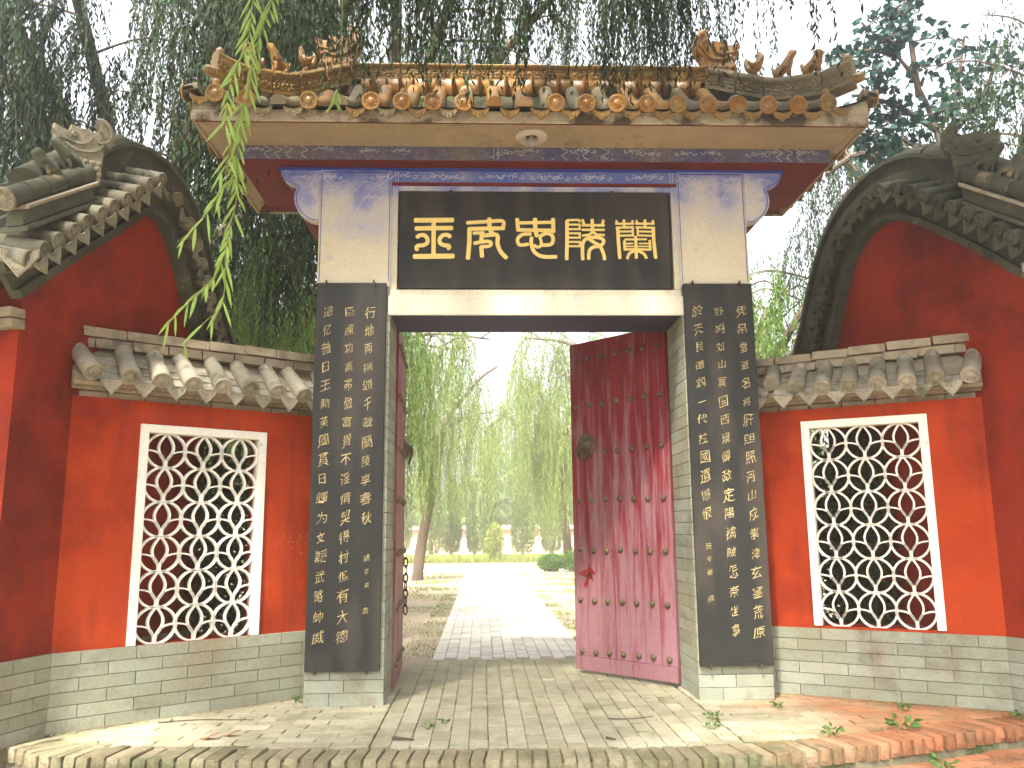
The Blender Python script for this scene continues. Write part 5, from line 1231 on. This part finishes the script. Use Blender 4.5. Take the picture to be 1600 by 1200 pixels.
# shrubs behind the two wing walls
def shrub(x, y, h, r, label, n=5000, mt='shrub', ll=.09, name='shrub', cat='shrub', group=None, z0=0):
    t = thing(name, label, cat, (x, y, z0), group); b = MB()
    for k in range(7):
        a = random.uniform(0, 6.28); b.tube([(x, y, z0 - .05), (x + math.cos(a) * r * .3, y + math.sin(a) * r * .3, z0 + h * .5), (x + math.cos(a) * r * .6, y + math.sin(a) * r * .6, z0 + h * .9)], [.02 * h, .012 * h, .004 * h], 5)
    b.build('stems', M['bark'], t)
    d = nrm(rng.normal(size=(n, 3))); rad = rng.random(n) ** .4; P = np.stack([x + d[:, 0] * rad * r, y + d[:, 1] * rad * r, z0 + h * .52 + d[:, 2] * rad * h * .48], -1)
    A = nrm(d + rng.normal(0, .6, (n, 3))); tag(quads_obj('foliage', leafV(P, A, ll * rng.uniform(.6, 1.2, n), ll * .5), M[mt], t), kind='stuff')
shrub(-2.15, 1.5, 2.7, .75, 'dark shrub behind the left lattice window', 9000); shrub(-2.9, .95, 2.6, .42, 'dark narrow shrub behind the left edge of the left lattice', 5000)
shrub(3.2, 1.35, 2.8, .7, 'dark shrub behind the right lattice window', 9000); shrub(3.85, .75, 2.7, .40, 'dark narrow shrub behind the right edge of the right lattice', 5000)
for x, y, h, r, l in ((2.55, 24.0, .6, .5, 'low green bush at the right edge of the path beyond the gateway'), (3.5, 23.6, .8, .6, 'round bush at the foot of the right-hand willow'), (.6, 33.5, 1.9, .42, 'yellow-green sapling in front of the tall pointed cypress')):
    shrub(x, y, h, r, l, 1800, 'grass' if h > 1 else 'leafpale', .12)

# grass and ground cover
def tufts(name, n, xr, yr, hh, mt='grass', dens=None, parent=None, w_=.006):
    x = rng.uniform(*xr, n); y = rng.uniform(*yr, n)
    if dens is not None: k = dens(x, y); x, y = x[k], y[k]
    n = len(x); az = rng.uniform(0, 6.28, n); A = nrm(np.stack([np.cos(az) * .5, np.sin(az) * .5, np.ones(n)], -1)); h = rng.uniform(.4, 1.2, n) * hh
    o = quads_obj(name, leafV(np.stack([x, y, np.full(n, -.012)], -1), A, h, w_ * 2, .3), M[mt], parent); return tag(o, kind='stuff')
cl = lambda x, y: (np.sin(x * 3.1 + np.sin(y * 2)) + np.sin(y * 2.3 + x) + rng.normal(0, .7, len(x)) > .6) & ((x < -.66) | (x > 1.36))
tufts('grass', 26000, (-4.5, 5.0), (2.7, 12), .045, dens=cl); tufts('grass', 30000, (-9, 10), (12, 23.4), .09, dens=cl, w_=.010)
tufts('tall_grass', 36000, (-14, 14), (33, 37), .40, w_=.02); tufts('path_edge_grass', 3000, (-.95, -.60), (2.7, 14), .045, dens=lambda x, y: np.sin(y * 4 + np.sin(y * 9)) + rng.normal(0, .8, len(x)) > .5); tufts('path_edge_grass', 3000, (1.28, 1.6), (2.7, 14), .045, dens=lambda x, y: np.sin(y * 3.3 + np.sin(y * 8)) + rng.normal(0, .8, len(x)) > .5)

# weeds, twigs and leaves on the paving
def on_ground(x, y):
    e = edge_y(x)
    return .004 if y > e else (-.138 if y > e - .45 else -.29)
def weed(x, y, s, label, n=26, cat='weed'):
    z = on_ground(x, y); t = thing('weed', label, cat, (x, y, z), 'weeds in the paving joints')
    b = MB(); 
    for k in range(5): a = k * 1.256 + jit(.3); b.tube([(x, y, z - .01), (x + math.cos(a) * s * .5, y + math.sin(a) * s * .5, z + s * .35)], [.004, .002], 4)
    b.build('stems', M['twig'], t)
    az = rng.uniform(0, 6.28, n); r_ = rng.uniform(.1, .6, n) * s; P = np.stack([x + np.cos(az) * r_, y + np.sin(az) * r_, z + .01 + rng.uniform(.05, .45, n) * s], -1)
    A = nrm(np.stack([np.cos(az), np.sin(az), rng.uniform(-.1, .6, n)], -1)); tag(quads_obj('leaves', leafV(P, A, s * rng.uniform(.3, .6, n), s * .22), M['weed'], t), kind='stuff')
for x, y, s, l in ((.88, -1.93, .14, 'flat rosette weed below the edge brick course, near the middle'), (1.95, -1.86, .11, 'small bright weed on the step edge below the right pillar'), (1.84, -.75, .10, 'thin weed in the long joint in front of the right pillar'), (1.75, -1.05, .08, 'tiny weed in front of the first thin weed by the right pillar'),
                   (2.55, -1.35, .12, 'weed before the right board, inside the edge course'), (3.15, -1.20, .16, 'larger dark weed on the right paving before the wing wall'), (3.15, -1.72, .12, 'weed growing out of the curved right edge course'), (4.25, -.95, .13, 'spreading weed near the right hall corner'), (2.5, -.35, .08, 'small weed at the foot of the right pillar'), (3.5, -.55, .09, 'small weed below the right wing wall'),
                   (-1.63, .22, .09, 'weed tuft in the corner of left pillar and wing wall'), (-.42, -.9, .07, 'moss tuft between central paving bricks'), (-.3, -.75, .06, 'tiny tuft beside the moss tuft in the central paving'), (.32, -1.9, .06, 'tiny weed below the middle of the edge course')):
    weed(x, y, s, l)
def litter(name, n, f, mt, L=(.03, .06), wd_=.014):
    pts = np.array([f() for _ in range(n)]); az = rng.uniform(0, 6.28, n); A = nrm(np.stack([np.cos(az), np.sin(az), rng.uniform(-.05, .2, n)], -1))
    r = np.zeros((n, 3)); r[:, 2] = 1; S = nrm(np.cross(A, r) + rng.normal(0, .15, (n, 3))); Lg = rng.uniform(*L, (n, 1)); Mi = pts + A * Lg * .5
    V = np.stack([pts, Mi + S * wd_ / 2, pts + A * Lg, Mi - S * wd_ / 2], 1); o = quads_obj(name, V, M[mt]); return tag(o, kind='stuff')
def gpos(x0, x1, y0, y1):
    def f():
        x = random.uniform(x0, x1); y = random.uniform(y0, y1); return (x, y, on_ground(x, y) + .006)
    return f
litter('straw_litter', 420, gpos(-3.6, 5, -2.2, 2.4), 'straw', (.015, .05), .005)
litter('wall_foot_litter', 420, lambda: (lambda s: tuple(TLW((s, .03 + abs(random.gauss(0, .06)), .006))))(random.uniform(0, LL)), 'straw', (.01, .04), .010)
litter('wall_foot_litter', 420, lambda: (lambda s: tuple(TRW((s, .03 + abs(random.gauss(0, .06)), .006))))(random.uniform(0, LR_)), 'straw', (.01, .04), .010)
litter('fallen_leaves', 60, gpos(-3.5, 4.6, -1.7, 1.5), 'dryleaf', (.03, .07), .022)
litter('fallen_leaves', 90, lambda: (4.3 + random.gauss(0, .2), -.82 + random.gauss(0, .08), .01), 'dryleaf', (.03, .07), .022)
litter('fallen_leaves', 60, lambda: (1.55 + random.gauss(0, .12), -.02 + random.gauss(0, .06), .01 + random.random() * .02), 'shrub', (.03, .06), .008)
litter('joint_moss', 900, lambda: (lambda x: (x, random.gauss(-.8, .5), .002))(random.uniform(-1.5, .4)), 'grass', (.008, .02), .006)
for x, y, s, l in ((-2.02, -1.10, .07, 'curled orange dry leaf on the left paving'), (-1.88, -1.02, .06, 'brown dry leaf beside the curled orange one')):
    b = MB(); b.ribbon([(x - s + i * s / 4, y + .3 * s * math.sin(i)) for i in range(9)], [s * .1, s * .5, s * .8, s * .9, s * .8, s * .7, s * .5, s * .3, s * .05], .008, .012, lambda q: (q[0], q[2], q[1] + .02 * math.sin((q[0] - x) * 30) + .012)); o = b.build('dry_leaf', M['dryleaf']); tag(o, l, 'leaf', 'dry leaves on the paving')
def twig_(pts, r, label, mt='bark'):
    b = MB(); pp = catmull(pts, 4); b.tube(pp, [r * (1 - .5 * i / (len(pp) - 1)) for i in range(len(pp))], 6); o = b.build('stick', M[mt], None, True); tag(o, label, 'stick')
twig_([(-.66, -1.22, .016), (-.58, -1.25, .018), (-.50, -1.28, .016)], .013, 'short flat reddish stick on the central paving near the left pillar')
twig_([(.90, -1.30, .012), (.93, -1.34, .014), (.96, -1.36, .012)], .010, 'tiny brown stick on the central paving')
twig_([(1.0, -.68, .01), (1.15, -.72, .014), (1.3, -.66, .01), (1.38, -.62, .01)], .005, 'thin curved twig on the paving before the right door leaf')
twig_([(-2.6, -.55, .01), (-2.3, -.48, .012), (-2.0, -.50, .012), (-1.85, -.52, .012)], .006, 'long thin twig lying before the left wing wall')

# young shoots hanging close to the camera
def hang(name, label, paths, leafm, ll, lw, sp, r=.0035):
    p0 = paths[0][0][0]; t = thing(name, label, 'branch', p0); b = MB(); PP = []; AX = []
    for pts, dens in paths:
        pp = catmull(pts, 8); b.tube(pp, [r * (1 - .6 * i / (len(pp) - 1)) for i in range(len(pp))], 6)
        L_ = 0; nxt = 0
        for a, c in zip(pp, pp[1:]):
            L_ += (c - a).length
            while nxt < L_:
                if random.random() < dens: PP.append(tuple(c)); AX.append(tuple((c - a).normalized()))
                nxt += sp
    b.build('stem', M['twig'], t, True)
    for i, (p, ax) in enumerate(zip(PP, AX)):   # each leaf: a curved lanceolate blade of its own
        p = Vector(p); ax = Vector(ax); sgn = 1 if i % 2 else -1; side = Vector((sgn, jit(.8), 0)).normalized()
        dr = (ax * random.uniform(.55, 1.2) + side * random.uniform(.35, .8) + Vector((0, 0, -.35))).normalized(); L_ = ll * random.uniform(.55, 1.15); w_ = lw * random.uniform(.8, 1.2)
        wv = dr.cross(Vector((jit(.4), -1, jit(.6)))).normalized(); nv = dr.cross(wv); vs = []; fs = []
        cur = random.uniform(.05, .25)
        for k in range(7):
            u = k / 6; c = p + dr * L_ * u + Vector((0, 0, -1)) * L_ * cur * u * u; w2 = w_ * math.sin(math.pi * min(1, u * .96 + .03)) ** .8 / 2 + .0003
            vs += [c - wv * w2 + nv * w2 * .35, c, c + wv * w2 + nv * w2 * .35]
        for k in range(6): fs += [(3 * k, 3 * k + 1, 3 * k + 4, 3 * k + 3), (3 * k + 1, 3 * k + 2, 3 * k + 5, 3 * k + 4)]
        me = bpy.data.meshes.new('leaf'); me.from_pydata([tuple(v) for v in vs], [], fs); me.materials.append(M[leafm])
        for q in me.polygons: q.use_smooth = True
        o = bpy.data.objects.new('leaf', me); col.objects.link(o); WM[o.name] = Matrix(); par(o, t)
    return t
PA = [(-0.897, -4.3, 4.033), (-0.932, -4.3, 3.841), (-0.972, -4.32, 3.653), (-1.009, -4.3, 3.468), (-1.039, -4.28, 3.287), (-1.052, -4.3, 3.109), (-1.058, -4.3, 3.007)]
PB = [(-1.058, -4.3, 3.007), (-1.098, -4.33, 2.934), (-1.148, -4.3, 2.862), (-1.21, -4.32, 2.761), (-1.264, -4.35, 2.691)]
PC = [(-1.05, -4.28, 3.108), (-1.062, -4.24, 2.926), (-1.08, -4.25, 2.809), (-1.096, -4.25, 2.694), (-1.136, -4.22, 2.595), (-1.178, -4.25, 2.524), (-1.249, -4.25, 2.454), (-1.338, -4.2, 2.384)]
PD_ = [(-1.064, -4.3, 2.791), (-1.065, -4.34, 2.649), (-1.073, -4.3, 2.537), (-1.086, -4.3, 2.427), (-1.135, -4.33, 2.358), (-1.234, -4.3, 2.263)]
PE = [(-0.962, -4.4, 4.06), (-0.987, -4.4, 3.771), (-1.006, -4.38, 3.589), (-1.064, -4.4, 3.38), (-1.075, -4.4, 3.176)]
PG = [(-1.024, -4.3, 3.361), (-1.055, -4.35, 3.173), (-1.077, -4.33, 3.071), (-1.1, -4.35, 2.998)]
hang('hanging_willow_branch', 'bright green young willow branch hanging close to the camera before the left eave', [(PA, .95), (PB, .8), (PC, .85), (PD_, .55), (PE, .95), (PG, .9)], 'leaffront', .108, .0125, .025, .0030)
hang('hanging_willow_branch', 'single thin yellow shoot hanging before the left roof ornament', [([(-0.859, -3.0, 4.86), (-0.856, -3.0, 4.568), (-0.857, -3.0, 4.311), (-0.872, -3.0, 4.16)], 0), ([(-0.872, -3.0, 4.16), (-0.88, -3.0, 4.10), (-0.885, -3.0, 4.06)], 1)], 'leaffront', .085, .010, .012, .003)
# ------------------------------------------------------------------ haze
b = MB(); b.box(-70, 70, -12, 90, -1.3, 16)
hz = b.build('haze', None or bpy.data.materials.new('haze_air')); hz['kind'] = 'stuff'
hm = hz.data.materials[0]; hm.use_nodes = True; n = hm.node_tree; n.nodes.clear()
pv = n.nodes.new('ShaderNodeVolumePrincipled'); pv.inputs['Density'].default_value = .0052; pv.inputs['Color'].default_value = (.96, .97, 1, 1); pv.inputs['Anisotropy'].default_value = .8
ho = n.nodes.new('ShaderNodeOutputMaterial'); n.links.new(pv.outputs[0], ho.inputs['Volume'])
